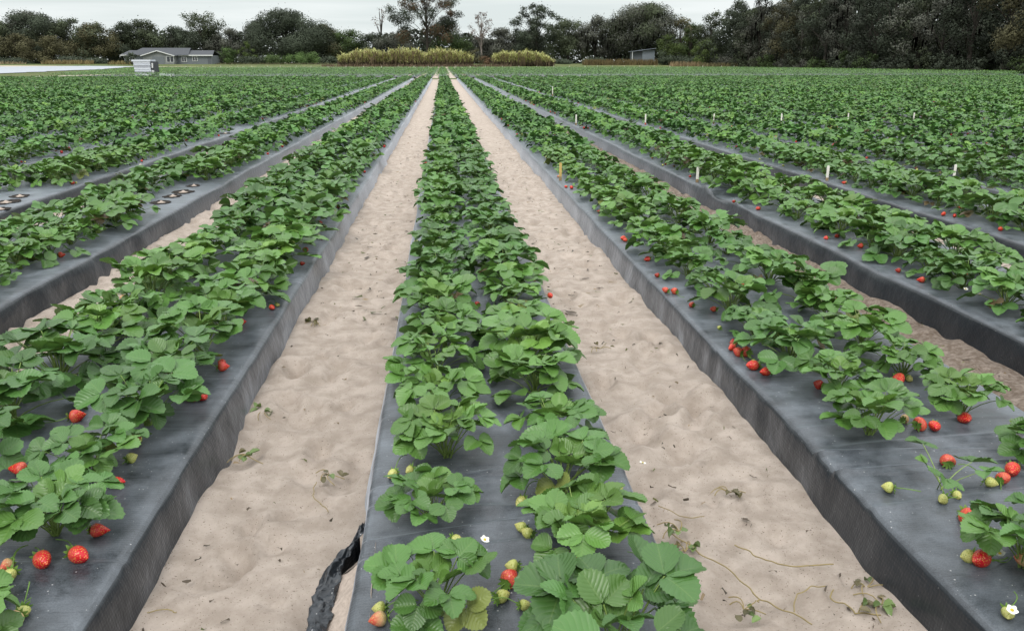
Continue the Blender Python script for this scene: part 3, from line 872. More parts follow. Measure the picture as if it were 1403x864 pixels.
m_, nt_, out_ = newmat('berry_far'); t_ = NT(nt_)
t_.bsdf(out_, t_.n('ShaderNodeAttribute', attribute_name='Col').outputs['Color'], 0.35, 0.5); M['berry_far'] = m_
def lods(seed0, n, nleaf, rows, cols, stems=True, one=False, berries=True, dead=0.08):
    out = []
    for s in range(n):
        f, st = plant_arrays(seed0 + s, nleaf, rows, cols, stems=stems, one_leaflet=one, dead=dead, stem_n=3)
        if berries: add_lod_berries(f, seed0 + s)
        if stems and st.n:
            V, Q, U, C, Mi = st.arrays(); f.add(V, Q, U, (0.17, 0.25, 0.06))
        out.append(f.arrays())
    return out
LODA = lods(4000, 8, 19, 4, 3, stems=False)
LODB = lods(5000, 8, 13, 3, 3, stems=False, berries=False, one=False)
nb = NB()
R_ = np.array([[p[2], p[3], p[4], p[5], p[8], p[0]] for p in rest])
rngt = np.random.default_rng(12)
nearb = NB(); A = R_[R_[:, 4] < 9]
def near_lod():
    out = []
    for s in range(5):
        f, st = plant_arrays(4500 + s, 19, 9, 5)
        out.append(f.arrays())
    return out
NL_ = near_lod()
for v in range(len(NL_)):
    V, Q, U, C, Mi = NL_[v]
    for k in range(v, len(A), len(NL_)):
        c_, s_ = math.cos(A[k, 3]), math.sin(A[k, 3]); z_ = A[k, 2]
        W = np.stack([(V[:, 0] * c_ - V[:, 1] * s_) * z_ * 1.12 + A[k, 0], (V[:, 0] * s_ + V[:, 1] * c_) * z_ * 1.06 + A[k, 1], V[:, 2] * z_ + HB], -1)
        nearb.add(W, Q, U, C)
if nearb.n: obj('bordering_plants', nearb.mesh('bordering_plants', [M['leaf']]), kind='stuff', label='strawberry foliage carrying on along the rows past the picture edge', cat='strawberry rows')
for lo, hi, L in ((9, 40, LODA), (40, 999, LODB)):
    s = (R_[:, 4] >= lo) & (R_[:, 4] < hi)
    A = R_[s]
    tile(nb, L, None, A[:, 0], A[:, 1], np.full(len(A), HB), A[:, 2] * np.where(A[:, 5] == 0, 1.02, np.where(np.abs(A[:, 5]) == 1, 1.10, 1.10)) * (1.0 - 0.06 * (A[:, 4] > 40)), A[:, 3], rngt.uniform(0.80, 1.15, len(A)))
print('rest plants', len(rest), 'verts', nb.n)
obj('strawberry_rows', nb.mesh('strawberry_rows', [M['leaf_far'], M['berry_far']], smooth=True), kind='stuff',
    label='dense green rows of strawberry plants filling the field out to the cross track', cat='strawberry rows')

# second block beyond the cross track
nb = NB()
LODC = []
for s in range(8):
    f, st = plant_arrays(6000 + s, 9, 2, 2, stems=False, one_leaflet=True, spread=1.15)
    LODC.append(f.arrays())
XS, YS = [], []
rng2 = np.random.default_rng(21)
for i in range(-46, 47):
    x = 0.17 + 1.66 * i + (0.1 if i > 0 else -0.1)
    ymin = max(BLOCK2_START, abs(x) / 0.72)
    if i < -24: ymin = max(ymin, BLOCK2_START + (abs(i) - 24) * 6.0)
    ymax = FIELD_END - (max(0, x - 70) * 4)
    yy = np.arange(ymin, ymax, 0.5)
    for s in (-0.3, 0.3):
        XS.append(np.full(len(yy), x + s)); YS.append(yy)
XS = np.concatenate(XS); YS = np.concatenate(YS)
keep = rng2.random(len(XS)) > 0.04
XS, YS = XS[keep], YS[keep]; n = len(XS)
tile(nb, LODC, None, XS + rng2.uniform(-.06, .06, n), YS + rng2.uniform(-.15, .15, n), gz(XS, YS) + 0.16, rng2.uniform(1.5, 2.0, n), rng2.uniform(0, 6.28, n), rng2.uniform(0.78, 1.15, n))
print('far plants', n, 'verts', nb.n)
obj('distant_strawberry_rows', nb.mesh('distant_strawberry_rows', [M['leaf_far']]), kind='stuff',
    label='far block of strawberry rows beyond the cross track reaching to the trees', cat='strawberry rows')
# soil and film of that far block: low ridges under the plants
ys = np.arange(BLOCK2_START - 1, FIELD_END, 6.0); xs = []; zs = []
for i in range(-46, 47):
    x = 0.17 + 1.66 * i + (0.1 if i > 0 else -0.1)
    for dx, z in ((-.5, 0.0), (-.47, .15), (.47, .15), (.5, 0.0)): xs.append(x + dx); zs.append(z)
xs, zs = np.array(xs), np.array(zs)
XX, YY = np.meshgrid(xs, ys); ZZ = gz(XX, YY) + zs[None, :] - 0.01
keepq = grid_quads(len(ys), len(xs))
cx = XX.ravel()[keepq].mean(1); cy = YY.ravel()[keepq].mean(1)
keepq = keepq[(cx > -40 - (cy < 110) * 0) & (cx < 76)]
obj('distant_bed_ridges', mesh_np('distant_bed_ridges', np.stack([XX, YY, ZZ], -1).reshape(-1, 3), keepq, mats=[M['torn_film']], smooth=False), kind='structure')
sheet('cross_track', [(-62, BLOCK_END + 1.2), (70, BLOCK_END + 1.2), (70, BLOCK2_START - 1.2), (-62, BLOCK2_START - 1.2)], M['grass'], 0.02, 2)

# ------------------------------------------------------------------ plot stakes
def stake(x, y, z, h, mat, label, group, far=False):
    root = obj('plot_stake', None, loc=(x, y, z), label=label, cat='stake', group=group)
    g = G(); wv, d = 0.016, 0.007
    g.slab([(-wv, 0, -0.05), (wv, 0, -0.05), (wv, 0, h * 0.94), (wv * 0.6, 0, h), (-wv * 0.6, 0, h), (-wv, 0, h * 0.94)], (0, d, 0))
    obj('stake_board', g.mesh('stake_board', mat), root)
    if not far:
        k = G(); k.box(-wv - .001, wv + .001, -.001, d + .001, -.01, h * 0.22); obj('dirty_foot', k.mesh('dirty_foot', M['stake_dirt']), root)
    return root
STK = 'plot stakes standing along the beds'
stake(1.45, 10.08, HB, 0.22, M['stake_yellow'], 'weathered yellow plot stake on the first bed right of the centre bed', STK)
for i, (sx_, sy_) in {2: (3.14, 9.75), 3: (4.82, 9.74), 4: (6.52, 9.73)}.items():
    stake(bed_center(i) - bed_half(i) + .05, sy_, HB, 0.19, M['stake_white'], 'white plot stake, nearer of two on the %s bed right of the centre bed' % ordinal(i), STK)
for i, (a_, b_) in {2: (797, 172), 3: (895, 172), 4: (997, 171), 5: (1094, 171), 6: (1193, 171), 7: (1293, 172)}.items():
    sx_, sy_ = gp(a_, b_, HB)
    stake(bed_center(i) - bed_half(i) + .05, 19.2, HB, 0.25, M['stake_white'], ('white plot stake, farther of two on the %s bed right of the centre bed' if i < 5 else 'small white plot stake on the %s bed right of the centre bed') % ordinal(i), STK)
sx_, sy_ = gp(757, 132, HB); stake(sx_, sy_, HB, 0.42, M['stake_white'], 'white plot stake among foliage far up the third bed right of centre', STK)
sx_, sy_ = gp(198, 238, HB); stake(sx_ + .05, sy_, HB - .03, 0.20, M['stake_white'], 'short white stake leaning at the edge of the third bed left of the centre', STK).rotation_euler = (0.3, -0.5, 0.4)
for i in range(-22, 31):
    x = bed_center(i) - .2 + 0.3 * math.sin(i * 7.1)
    stake(x, BLOCK_END + 0.4 + 0.3 * math.sin(i * 3.3), 0, 0.42, M['stake_white'], 'tiny white stake in the row marking the bed ends at the cross track', 'end stakes along the cross track', True)
for i in range(-16, 26):
    x = 3.6 * i + 0.8 * math.sin(i * 5.7)
    if x > 70: continue
    y = FIELD_END - 6 + math.sin(i * 2.7)
    stake(x, y, float(gz(x, y)), 0.75, M['stake_white'], 'tiny white stake in the farthest line, where the field meets the trees', 'end stakes along the far field edge', True).scale = (2.2, 1, 1)

# ------------------------------------------------------------------ litter on the sand
def fz(x, y): return 0.012
lr = random.Random(31)
nb = NB()
def litter(n, xr, yr, size):
    for _ in range(n):
        x = lr.uniform(*xr); y = yr[0] + (yr[1] - yr[0]) * lr.random() ** 1.5
        a = lr.uniform(0, 2 * PI); l = size * lr.uniform(.5, 1.6); wd = l * lr.uniform(.08, .3)
        ca, sa = math.cos(a), math.sin(a)
        P = [(x + ca * u * l - sa * v * wd, y + sa * u * l + ca * v * wd, 0.014 + 0.012 * lr.random() + (0.006 if abs(v) > .5 else 0)) for u in (-.5, 0, .5) for v in (-.5, .5)]
        c = (0.06, 0.045, 0.03) if lr.random() < .55 else ((0.10, 0.11, 0.03) if lr.random() < .5 else (0.22, 0.16, 0.09))
        nb.add(P, grid_quads(3, 2), None, np.array(c) * lr.uniform(.6, 1.3))
litter(130, (-0.93, -0.36), (1.8, 14), .020); litter(240, (0.70, 1.30), (1.8, 14), .020); litter(160, (2.5, 3.0), (3.4, 14), .03); litter(90, (-2.6, -2.1), (4, 14), .03)
litter(120, (-0.93, -0.32), (5, 22), .05); litter(120, (0.70, 1.32), (5, 22), .05)
obj('plant_litter', nb.mesh('plant_litter', [M['leaf_far']], False), kind='stuff', label='dry brown leaf crumbs scattered over the sandy furrows', cat='litter')

def wilted(px_, py_, n, green, label, sz=1.0):
    x, y = gp(px_, py_); rr = np.random.default_rng(int(px_ * 3 + py_)); b = NB()
    for k in range(n):
        V, Q, uv = leaflet(rr, 0.042 * sz * rr.uniform(.7, 1.2), 9, 5)
        a = rr.uniform(0, 2 * PI); R = np.array([[math.cos(a), -math.sin(a), 0], [math.sin(a), math.cos(a), 0], [0, 0, 1]])
        V = V * np.array([0.75, 1, 1.6]); V = V @ R.T + np.array([rr.normal(0, .035) * sz, rr.normal(0, .022) * sz, 0.012 + rr.uniform(0, .018)])
        c = np.array((0.13, 0.19, 0.06) if rr.random() < green else (0.10, 0.075, 0.035)) * rr.uniform(.6, 1.4)
        V[:, 2] = np.maximum(V[:, 2], 0.003)
        b.add(V, Q, uv, c)
    root = obj('wilted_leaves', None, loc=(x, y, 0.008), label=label, cat='wilted leaves', group='wilted leaf heaps on the sand')
    obj('leaf_heap', b.mesh('leaf_heap', [M['leaf']]), root)
    b = NB()
    for k in range(4):
        a = rr.uniform(0, 6.28); l = rr.uniform(.05, .11) * sz; tt = np.linspace(0, 1, 6)
        P = np.stack([np.cos(a + tt * .8) * tt * l, np.sin(a + tt * .8) * tt * l, 0.012 + 0.015 * np.sin(tt * PI)], -1)
        V, Q = tube_np(P, .0018, 4); b.add(V, Q)
    obj('stems', b.mesh('stems', [M['dry_stem']]), root)
wilted(366, 570, 7, .95, 'green wilted leaf heap on the left furrow, close to the plastic bed side')
wilted(344, 632, 5, .8, 'thin yellowish wilted sprig on the left furrow, below a greener heap', .9)
wilted(452, 657, 6, .2, 'dark brown wilted leaf heap in the middle of the left furrow', .8)
wilted(437, 447, 6, .1, 'dark wilted scrap far up the left furrow', 1.0)
wilted(930, 735, 6, .5, 'wilted brownish green leaves beside the centre bed, right furrow', .8)
wilted(938, 762, 5, .4, 'small wilted leaf heap under the plant at the centre bed edge, right furrow', .8)
wilted(997, 681, 5, .1, 'dark wilted scrap in the right furrow, opposite the sparse plant', .7)
wilted(1018, 842, 6, .6, 'pale green wilted leaf curl at the bottom of the right furrow', .7)
wilted(1205, 838, 8, .4, 'olive wilted leaf curl against the right bed side at the bottom', .8)
wilted(822, 482, 4, .15, 'dark wilted scrap next to the middle of the right furrow, far from the front', .8)
wilted(1185, 812, 4, .2, 'tiny brown wilted scrap above the olive leaf curl, right furrow', .6)

def runner(pts, label, r=.0022):
    P = np.array([(*gp(a, b), 0.0) for a, b in pts]); tt = np.linspace(0, len(P) - 1, len(P) * 7)
    Q_ = np.stack([np.interp(tt, np.arange(len(P)), P[:, k]) for k in range(3)], -1)
    Q_[:, 0] += 0.012 * vnoise(tt * 2.3, tt * 0 + pts[0][0], 81); Q_[:, 1] += 0.012 * vnoise(tt * 2.1, tt * 0 + pts[0][1], 82)
    Q_[:, 2] = 0.019 + 0.016 * (vnoise(tt * 1.4, tt * 0 + 3, 83) + .3)
    b = NB(); V, Q = tube_np(Q_, r, 5); b.add(V, Q)
    obj('dry_runner', b.mesh('dry_runner', [M['dry_stem']]), label=label, cat='dry runner', group='dry strawberry runners on the sand')
runner([(920, 738), (950, 760), (985, 780), (1015, 800), (1035, 825), (1040, 835)], 'long dry runner winding down the right furrow from the centre bed edge')
runner([(1006, 753), (1028, 765), (1048, 775), (1080, 781), (1110, 783), (1140, 782)], 'dry runner lying level across the middle of the right furrow')
runner([(1040, 828), (1065, 842), (1090, 850), (1112, 862)], 'short dry runner at the very bottom of the right furrow')
runner([(1142, 815), (1135, 826), (1158, 838), (1172, 846), (1205, 850)], 'forked dry runner at the lower right of the right furrow')
runner([(900, 700), (930, 715), (965, 716)], 'thin straw lying beside the centre bed in the right furrow', .0016)
runner([(205, 847), (230, 846), (245, 846)], 'short straw on the lower left of the left furrow', .0016)
runner([(435, 668), (428, 686), (442, 700), (450, 707)], 'curled dry thread on the left furrow below the brown leaf heap', .0016)
runner([(1085, 845), (1092, 822), (1110, 812), (1128, 808)], 'arched dry runner near the bottom centre of the right furrow', .0018)
# ------------------------------------------------------------------ trees
def cards(b, P, size, rng, col, flat=0.35, out=None):
    """leaf clumps: small bent four-point leaves scattered at points P"""
    n = len(P)
    nrm = rng.normal(size=(n, 3))
    if out is None: nrm[:, 2] = np.abs(nrm[:, 2]) + flat
    else: nrm = nrm * 0.55 + out * 1.1
    nrm /= np.linalg.norm(nrm, axis=1)[:, None]
    a = np.cross(nrm, rng.normal(size=(n, 3))); a /= np.linalg.norm(a, axis=1)[:, None] + 1e-9
    c = np.cross(nrm, a)
    s = size * rng.uniform(0.6, 1.35, n)[:, None]
    V = np.stack([P - a * s * .5, P - c * s * .38 - nrm * s * .06, P + a * s * .55, P + c * s * .38 - nrm * s * .06], 1)
    V[..., 2] = V[..., 2] * 1.0
    Q = np.arange(4 * n).reshape(n, 4)
    b.add(V.reshape(-1, 3), Q, None, np.repeat(col, 4, 0))
    if out is not None:
        N = out * 0.75 + nrm * 0.35 + np.array([0, 0, 0.12]); b.N.append(np.repeat(N / np.linalg.norm(N, axis=1)[:, None], 4, 0))

TREECOL = {'oak': (0.072, 0.088, 0.050), 'dark': (0.058, 0.072, 0.048), 'olive': (0.105, 0.100, 0.052), 'green': (0.070, 0.105, 0.038), 'bright': (0.085, 0.135, 0.045),
           'grey': (0.105, 0.110, 0.088), 'russet': (0.105, 0.068, 0.040), 'pink': (0.16, 0.125, 0.105), 'lime': (0.075, 0.105, 0.032)}

def make_tree(name, x, y, H, W, kind, label, cat, group, seed, dens=1.0, lowest=0.14, gaps=0.0, moss=0.0, accent=None, card=None, flat_top=False, nblob=None, trunk=True, bark='bark', lean=0.0, blob_r=1.0, shade=1.0, limb=0.42):
    rng = np.random.default_rng(seed)
    z0 = float(gz(x, y)) - 0.1
    root = obj(name, None, loc=(x, y, z0), label=label, cat=cat, group=group)
    D = math.hypot(x, y)
    sz = 0.76 * (card or max(0.16, D / 1100 * 1.37 * 1.35))
    nb_ = nblob or int(11 + W * 0.9)
    cz0 = lowest * H
    blobs = []
    for k in range(nb_):
        u = (k + .5) / nb_
        zc = cz0 + (H - cz0) * (0.08 + 0.84 * u ** 0.85)
        prof = math.sin(PI * min(1, max(0.0, 0.22 + 0.74 * u))) ** 0.7 if not flat_top else (0.45 + 0.55 * u)
        if u > .9: prof *= 0.7
        rr = W * 0.5 * prof * math.sqrt(rng.random()) * 0.85
        a = rng.uniform(0, 2 * PI)
        R = W * rng.uniform(0.13, 0.22) * (1.15 - 0.45 * u) * blob_r
        blobs.append((np.array([rr * math.cos(a) + lean * u * H, rr * math.sin(a), min(zc, H - R * 0.75)]), R))
    b = NB(); base = np.array(TREECOL[kind]) * shade
    for c, R in blobs:
        n = int(dens * 9.5 * (R / sz) ** 2 * (1 - gaps) + 8)
        n = min(n, 2200)
        d = rng.normal(size=(n, 3)); d /= np.linalg.norm(d, axis=1)[:, None]
        r = R * (rng.random(n) ** 0.45) * (1 + 0.35 * vnoise(d[:, 0] * 3 + seed, d[:, 2] * 3 + d[:, 1] * 3, seed))
        P = c + d * r[:, None] * np.array([1.0, 1.0, 0.72])
        cc = base * rng.uniform(0.7, 1.45)
        col = np.tile(cc, (n, 1)) * rng.uniform(0.88, 1.14, (n, 1))
        if accent is not None and rng.random() < 0.5:
            s = rng.random(n) < 0.7; col[s] = np.array(TREECOL[accent]) * rng.uniform(0.7, 1.2, (s.sum(), 1))
        cards(b, P, sz, rng, col, out=d)
    # loose sprays that break the outline
    n = int(90 * dens)
    k = rng.integers(0, len(blobs), n)
    d = rng.normal(size=(n, 3)); d[:, 2] = np.abs(d[:, 2]); d /= np.linalg.norm(d, axis=1)[:, None]
    P = np.array([blobs[q][0] for q in k]) + d * (np.array([blobs[q][1] for q in k]) * rng.uniform(.95, 1.35, n))[:, None]
    cards(b, P, sz * .9, rng, np.tile(base, (n, 1)) * rng.uniform(.8, 1.2, (n, 1)), out=d)
    if moss > 0:
        n = int(260 * moss); k = rng.integers(0, len(blobs), n)
        C_ = np.array([blobs[q][0] for q in k]); R_b = np.array([blobs[q][1] for q in k])
        a = rng.uniform(0, 2 * PI, n)
        P = C_ + np.stack([np.cos(a) * R_b * .95, np.sin(a) * R_b * .95, rng.uniform(-.7, .1, n) * R_b], -1)
        l = rng.uniform(.7, 2.2, n); wd = rng.uniform(.10, .28, n)
        tx, ty = -np.sin(a), np.cos(a)
        o = np.stack([tx * wd, ty * wd, 0 * wd], -1); dn = np.stack([0 * l, 0 * l, -l], -1)
        V = np.stack([P - o, P + o, P + o * .4 + dn, P - o * .4 + dn], 1)
        b.add(V.reshape(-1, 3), np.arange(4 * n).reshape(n, 4), None, np.repeat(np.array([[.15, .135, .115]]) * rng.uniform(.5, 1.1, (n, 1)), 4, 0))
        b.N.append(np.repeat(np.stack([np.cos(a), np.sin(a), 0 * a], -1), 4, 0))
    cme = b.mesh('crown', [M['tree_leaf']], True)
    cme.normals_split_custom_set_from_vertices(np.concatenate(b.N).astype(np.float32))
    obj('crown', cme, root)
    if trunk:
        tb = NB()
        tr = 0.014 * H + 0.012 * W
        tt = np.linspace(0, 1, 8); topz = H * (0.72 if gaps < .3 else .92)
        P = np.stack([lean * tt * H + 0.25 * np.sin(tt * 4 + seed) * tt, 0.25 * np.cos(tt * 3 + seed) * tt, tt * topz], -1)
        V, Q = tube_np(P, tr * (1 - .82 * tt) * (1 + .5 * np.exp(-tt * 14)), 7); tb.add(V, Q)
        for c, R in blobs[::1 if gaps > .3 else 2]:
            zb = max(H * .12, min(topz * .9, c[2] * rng.uniform(.45, .7))); s0 = np.array([np.interp(zb / topz, tt, P[:, 0]), np.interp(zb / topz, tt, P[:, 1]), zb])
            q = np.linspace(0, 1, 5)[:, None]; mid = .5 * (s0 + c) + np.array([0, 0, .06 * H])
            L_ = (1 - q) ** 2 * s0 + 2 * q * (1 - q) * mid + q ** 2 * c
            V, Q = tube_np(L_, tr * limb * np.linspace(1, .2, 5), 5); tb.add(V, Q)
        obj('trunk', tb.mesh('trunk', [M[bark]]), root)
    return root

BL = 'trees along the far edge of the field'
# px centre, px top, px width, distance, kind, label, options
TREES = [
 (-150, 24, 110, 290, 'oak', 'dark rounded oak outermost on the left tree line', {}),
 (-75, 20, 110, 286, 'dark', 'dark broad oak left of the pale plastic sheet', {}),
 (5, 27, 95, 280, 'oak', 'dark oak at the left edge behind the pale plastic sheet', {}),
 (55, 13, 95, 284, 'dark', 'tallest dark oak of the left tree line, over the pale sheet', {'accent': 'grey'}),
 (25, 44, 60, 268, 'olive', 'low brownish olive tree in front of the left oaks', {'lowest': .05}),
 (76, 47, 50, 266, 'olive', 'olive green bush-like tree at the foot of the tall left oak', {'lowest': .05}),
 (104, 23, 60, 282, 'oak', 'dark oak just right of the tall left oak', {}),
 (135, 29, 62, 278, 'olive', 'brown-tinged olive tree left of the house', {'accent': 'oak'}),
 (172, 28, 58, 288, 'dark', 'dark oak directly behind the left end of the house roof', {}),
 (203, 25, 62, 292, 'oak', 'rounded oak behind the house gable', {}),
 (238, 34, 56, 292, 'dark', 'low dark oak behind the right half of the house', {}),
 (285, 15, 62, 286, 'oak', 'umbrella shaped tree rising right of the house', {'flat_top': True, 'gaps': .35, 'lowest': .3}),
 (268, 42, 50, 280, 'dark', 'small dark tree behind the house right end', {'lowest': .05}),
 (318, 37, 60, 282, 'grey', 'greyish tree between the umbrella tree and the big domed oak', {'lowest': .05}),
 (352, 25, 52, 284, 'dark', 'dark tree on the left shoulder of the big domed oak', {'accent': 'grey'}),
 (395, 10, 104, 276, 'dark', 'big domed dark oak with yellowish top left of the cane', {'accent': 'dark', 'lowest': .06, 'dens': 1.2}),
 (440, 31, 62, 280, 'oak', 'olive topped oak right of the big domed oak', {'accent': 'olive'}),
 (478, 39, 58, 284, 'green', 'green sloping tree above the left end of the cane', {'lowest': .06}),
 (512, 43, 56, 288, 'dark', 'low dark tree behind the left cane thicket', {'lowest': .05}),
 (543, 43, 56, 282, 'grey', 'low greyish tree behind the left cane thicket', {'lowest': .05}),
 (523, 10, 26, 292, 'russet', 'thin lone spindly tree sticking up left of the tall sparse tree', {'gaps': .75, 'lowest': .62, 'nblob': 9, 'dens': .5}),
 (586, -22, 112, 264, 'dark', 'tall sparse see-through tree with reddish tips above the cane', {'gaps': .12, 'accent': 'russet', 'lowest': .26, 'nblob': 58, 'dens': 1.15, 'blob_r': .46, 'limb': .2}),
 (618, 45, 62, 280, 'green', 'low green tree under the tall sparse tree', {'lowest': .05}),
 (585, 50, 50, 286, 'dark', 'low dark tree behind the middle of the left cane thicket', {'lowest': .05}),
 (660, 14, 42, 280, 'pink', 'pinkish nearly bare tree between the two cane thickets', {'gaps': .5, 'lowest': .42, 'nblob': 26, 'bark': 'pale_bark', 'dens': .7, 'blob_r': .6, 'limb': .25}),
 (655, 50, 58, 286, 'grey', 'low grey brush tree at the foot of the pinkish bare tree', {'lowest': .04}),
 (688, 36, 56, 284, 'grey', 'greyish leafy tree behind the gap between the cane thickets', {'lowest': .06}),
 (735, 2, 78, 276, 'dark', 'tall dark oak with ragged open top above the right cane thicket', {'gaps': .15, 'lowest': .30, 'nblob': 44, 'dens': 1.1, 'blob_r': .55, 'limb': .22}),
 (722, 40, 70, 282, 'dark', 'dense dark tree right behind the right cane thicket', {'lowest': .05}),
 (778, 24, 66, 272, 'oak', 'dark dense oak just right of the right cane thicket', {'lowest': .05}),
 (815, 19, 62, 268, 'grey', 'oak draped with pinkish grey moss left of the mossy giant', {'moss': 1.2, 'lowest': .12}),
 (850, 20, 56, 272, 'dark', 'dark oak behind the brown grass left of the shed', {'moss': .5, 'lowest': .06}),
 (882, 2, 104, 258, 'oak', 'mossy giant oak with hanging grey moss over the shed', {'moss': 1.5, 'lowest': .2, 'accent': 'grey'}),
 (930, 22, 60, 252, 'olive', 'brownish olive tree right of the shed', {'accent': 'oak', 'lowest': .08}),
 (916, 46, 44, 238, 'lime', 'bright green tree beside the shed', {'lowest': .1, 'accent': 'dark'}),
 (946, 30, 40, 246, 'green', 'fresh green tree in the notch before the tall right wood', {'lowest': .1, 'accent': 'lime'}),
 (972, 12, 60, 240, 'oak', 'ragged dark oak at the left end of the tall right wood', {'gaps': .2, 'lowest': .08}),
 (965, 52, 46, 226, 'lime', 'small yellowish green tree at the foot of the right wood', {'accent': 'dark', 'lowest': .06}),
 (1006, -4, 66, 232, 'dark', 'tall dark oak starting the unbroken right wood', {'lowest': .06}),
]
for k, (pxc, pt, pw, D, kind, lab, opt) in enumerate(TREES):
    x = xat(pxc, D); H = zat(pt, pxc, D) - float(gz(x, D)); Wm = pw / F * D * 1.02
    make_tree('oak_tree' if 'oak' in lab else 'broadleaf_tree', x, D, H, Wm, kind, lab, 'tree', BL, 300 + k, **{'shade': .8, **opt})

# the wood on the right runs along the side of the field towards the camera
wr = random.Random(8)
yv = 224.0; k = 0; wood = []
while yv > 84:
    wood.append((81.5 + wr.uniform(-1.0, 1.5), yv)); yv -= wr.uniform(5.5, 7.5)
kinds = ['dark', 'oak', 'grey', 'dark', 'olive', 'olive', 'dark', 'oak', 'dark', 'grey', 'dark', 'dark']
desc = {'dark': 'very dark oak', 'oak': 'dark green oak', 'grey': 'greyish mossy oak', 'olive': 'brown-tinted oak'}
nw = len(wood)
for k, (x, y) in enumerate(wood):
    kd = kinds[k % len(kinds)]
    make_tree('oak_tree', x, y, wr.uniform(15, 19), wr.uniform(9.5, 12.5), kd, '%s in the right wood, front rank, %s from its far end' % (desc[kd], ordinal(k + 1)), 'tree', 'front rank of oaks in the right wood',
              700 + k, lowest=wr.uniform(.04, .12), moss=.35 if kd == 'grey' else 0.0, accent='grey' if k % 3 == 1 else None, shade=wr.uniform(.5, .68), card=max(.42, math.hypot(x, y) / 1100 * 1.37 * 1.4), dens=.8)
for k in range(13):
    y = 222 - k * 11.0
    make_tree('oak_tree', 92 + wr.uniform(-2, 3), y, wr.uniform(17, 22), 13, 'dark', 'dark oak in the right wood, rear rank, %s from its far end' % ordinal(k + 1), 'tree', 'rear rank of oaks in the right wood',
              760 + k, lowest=.03, dens=.6, card=.6, shade=.55)
for k in range(34):
    y = 222 - k * 4.0
    kd = wr.choice(['dark', 'dark', 'oak', 'grey', 'green'])
    make_tree('understory_bush', 76.8 + wr.uniform(-.6, 1.2), y, wr.uniform(1.8, 4.2), wr.uniform(3.5, 5.5), kd, 'low bush at the foot of the right wood, %s from the far end' % ordinal(k + 1), 'bush', 'bushes at the foot of the right wood',
              800 + k, lowest=.02, nblob=9, trunk=False, card=.38, dens=.8, shade=.62)
# shrubs along the back edge
SHR = [(312, 64, 34, 262, 'bright', 'bright green shrub right beside the house'), (340, 55, 26, 264, 'lime', 'yellow-green shrub above the bright shrub near the house'),
       (372, 74, 40, 258, 'green', 'mid green shrub under the big domed oak'), (418, 70, 50, 258, 'bright', 'bright green shrub bank under the right side of the domed oak'),
       (350, 76, 46, 260, 'dark', 'dark shrub between the bright shrubs under the domed oak'), (450, 76, 34, 256, 'dark', 'dark shrub against the left end of the cane'),
       (652, 66, 26, 240, 'olive', 'olive shrub standing in the gap between the cane thickets'), (664, 76, 24, 236, 'russet', 'dry brown shrub in the gap beside the right cane thicket'),
       (130, 78, 34, 262, 'dark', 'dark shrub left of the house'), (20, 78, 60, 262, 'dark', 'dark shrub at the left edge under the oaks'), (92, 76, 44, 260, 'dark', 'dark shrub at the foot of the olive tree'),
       (181, 71, 24, 240, 'dark', 'dark shrub hiding part of the house left wing'), (920, 74, 50, 236, 'dark', 'dark shrub right of the shed'), (955, 76, 46, 232, 'dark', 'dark shrub under the small yellowish tree'),
       (770, 80, 40, 252, 'dark', 'dark shrub right of the right cane thicket'), (812, 78, 44, 252, 'dark', 'dark shrub left of the brown grass'), (996, 76, 50, 226, 'grey', 'grey green shrub starting the right wood edge')]
for k, (pxc, pt, pw, D, kind, lab) in enumerate(SHR):
    x = xat(pxc, D); H = max(1.2, zat(pt, pxc, D) - float(gz(x, D)))
    make_tree('shrub', x, D, H, pw / F * D, kind, lab, 'shrub', 'shrubs along the back edge of the field', 900 + k, lowest=.03, nblob=12, trunk=False, card=.36, dens=.9)

# the far wood behind everything: one mass nobody could count
rng = np.random.default_rng(61); b = NB()
n = 34000
xs_ = rng.uniform(-300, 150, n); ys_ = 300 + rng.uniform(0, 14, n)
tops = 9.5 + 6 * vnoise(xs_ / 14, xs_ * 0, 90) + 4 * vnoise(xs_ / 5, xs_ * 0, 91)
P = np.stack([xs_, ys_, 0.6 + tops * rng.random(n)], -1)
cards(b, P, 1.3, rng, np.tile(np.array(TREECOL['dark']), (n, 1)) * rng.uniform(.5, 1.0, (n, 1)))
n = 22000
ys_ = rng.uniform(60, 300, n); xs_ = 100 + rng.uniform(0, 10, n); P = np.stack([xs_, ys_, 18 * rng.random(n)], -1)
cards(b, P, 1.5, rng, np.tile(np.array(TREECOL['dark']), (n, 1)) * rng.uniform(.5, 1.0, (n, 1)))
n = 16000
ys_ = rng.uniform(60, 300, n); P = np.stack([rng.uniform(86, 99, n), ys_, 6 * rng.random(n)], -1)
cards(b, P, 1.1, rng, np.tile(np.array(TREECOL['dark']), (n, 1)) * rng.uniform(.3, .6, (n, 1)))
obj('far_woods', b.mesh('far_woods', [M['tree_leaf']], False), kind='stuff', label='dark far woods seen through the gaps behind the front trees', cat='woods')

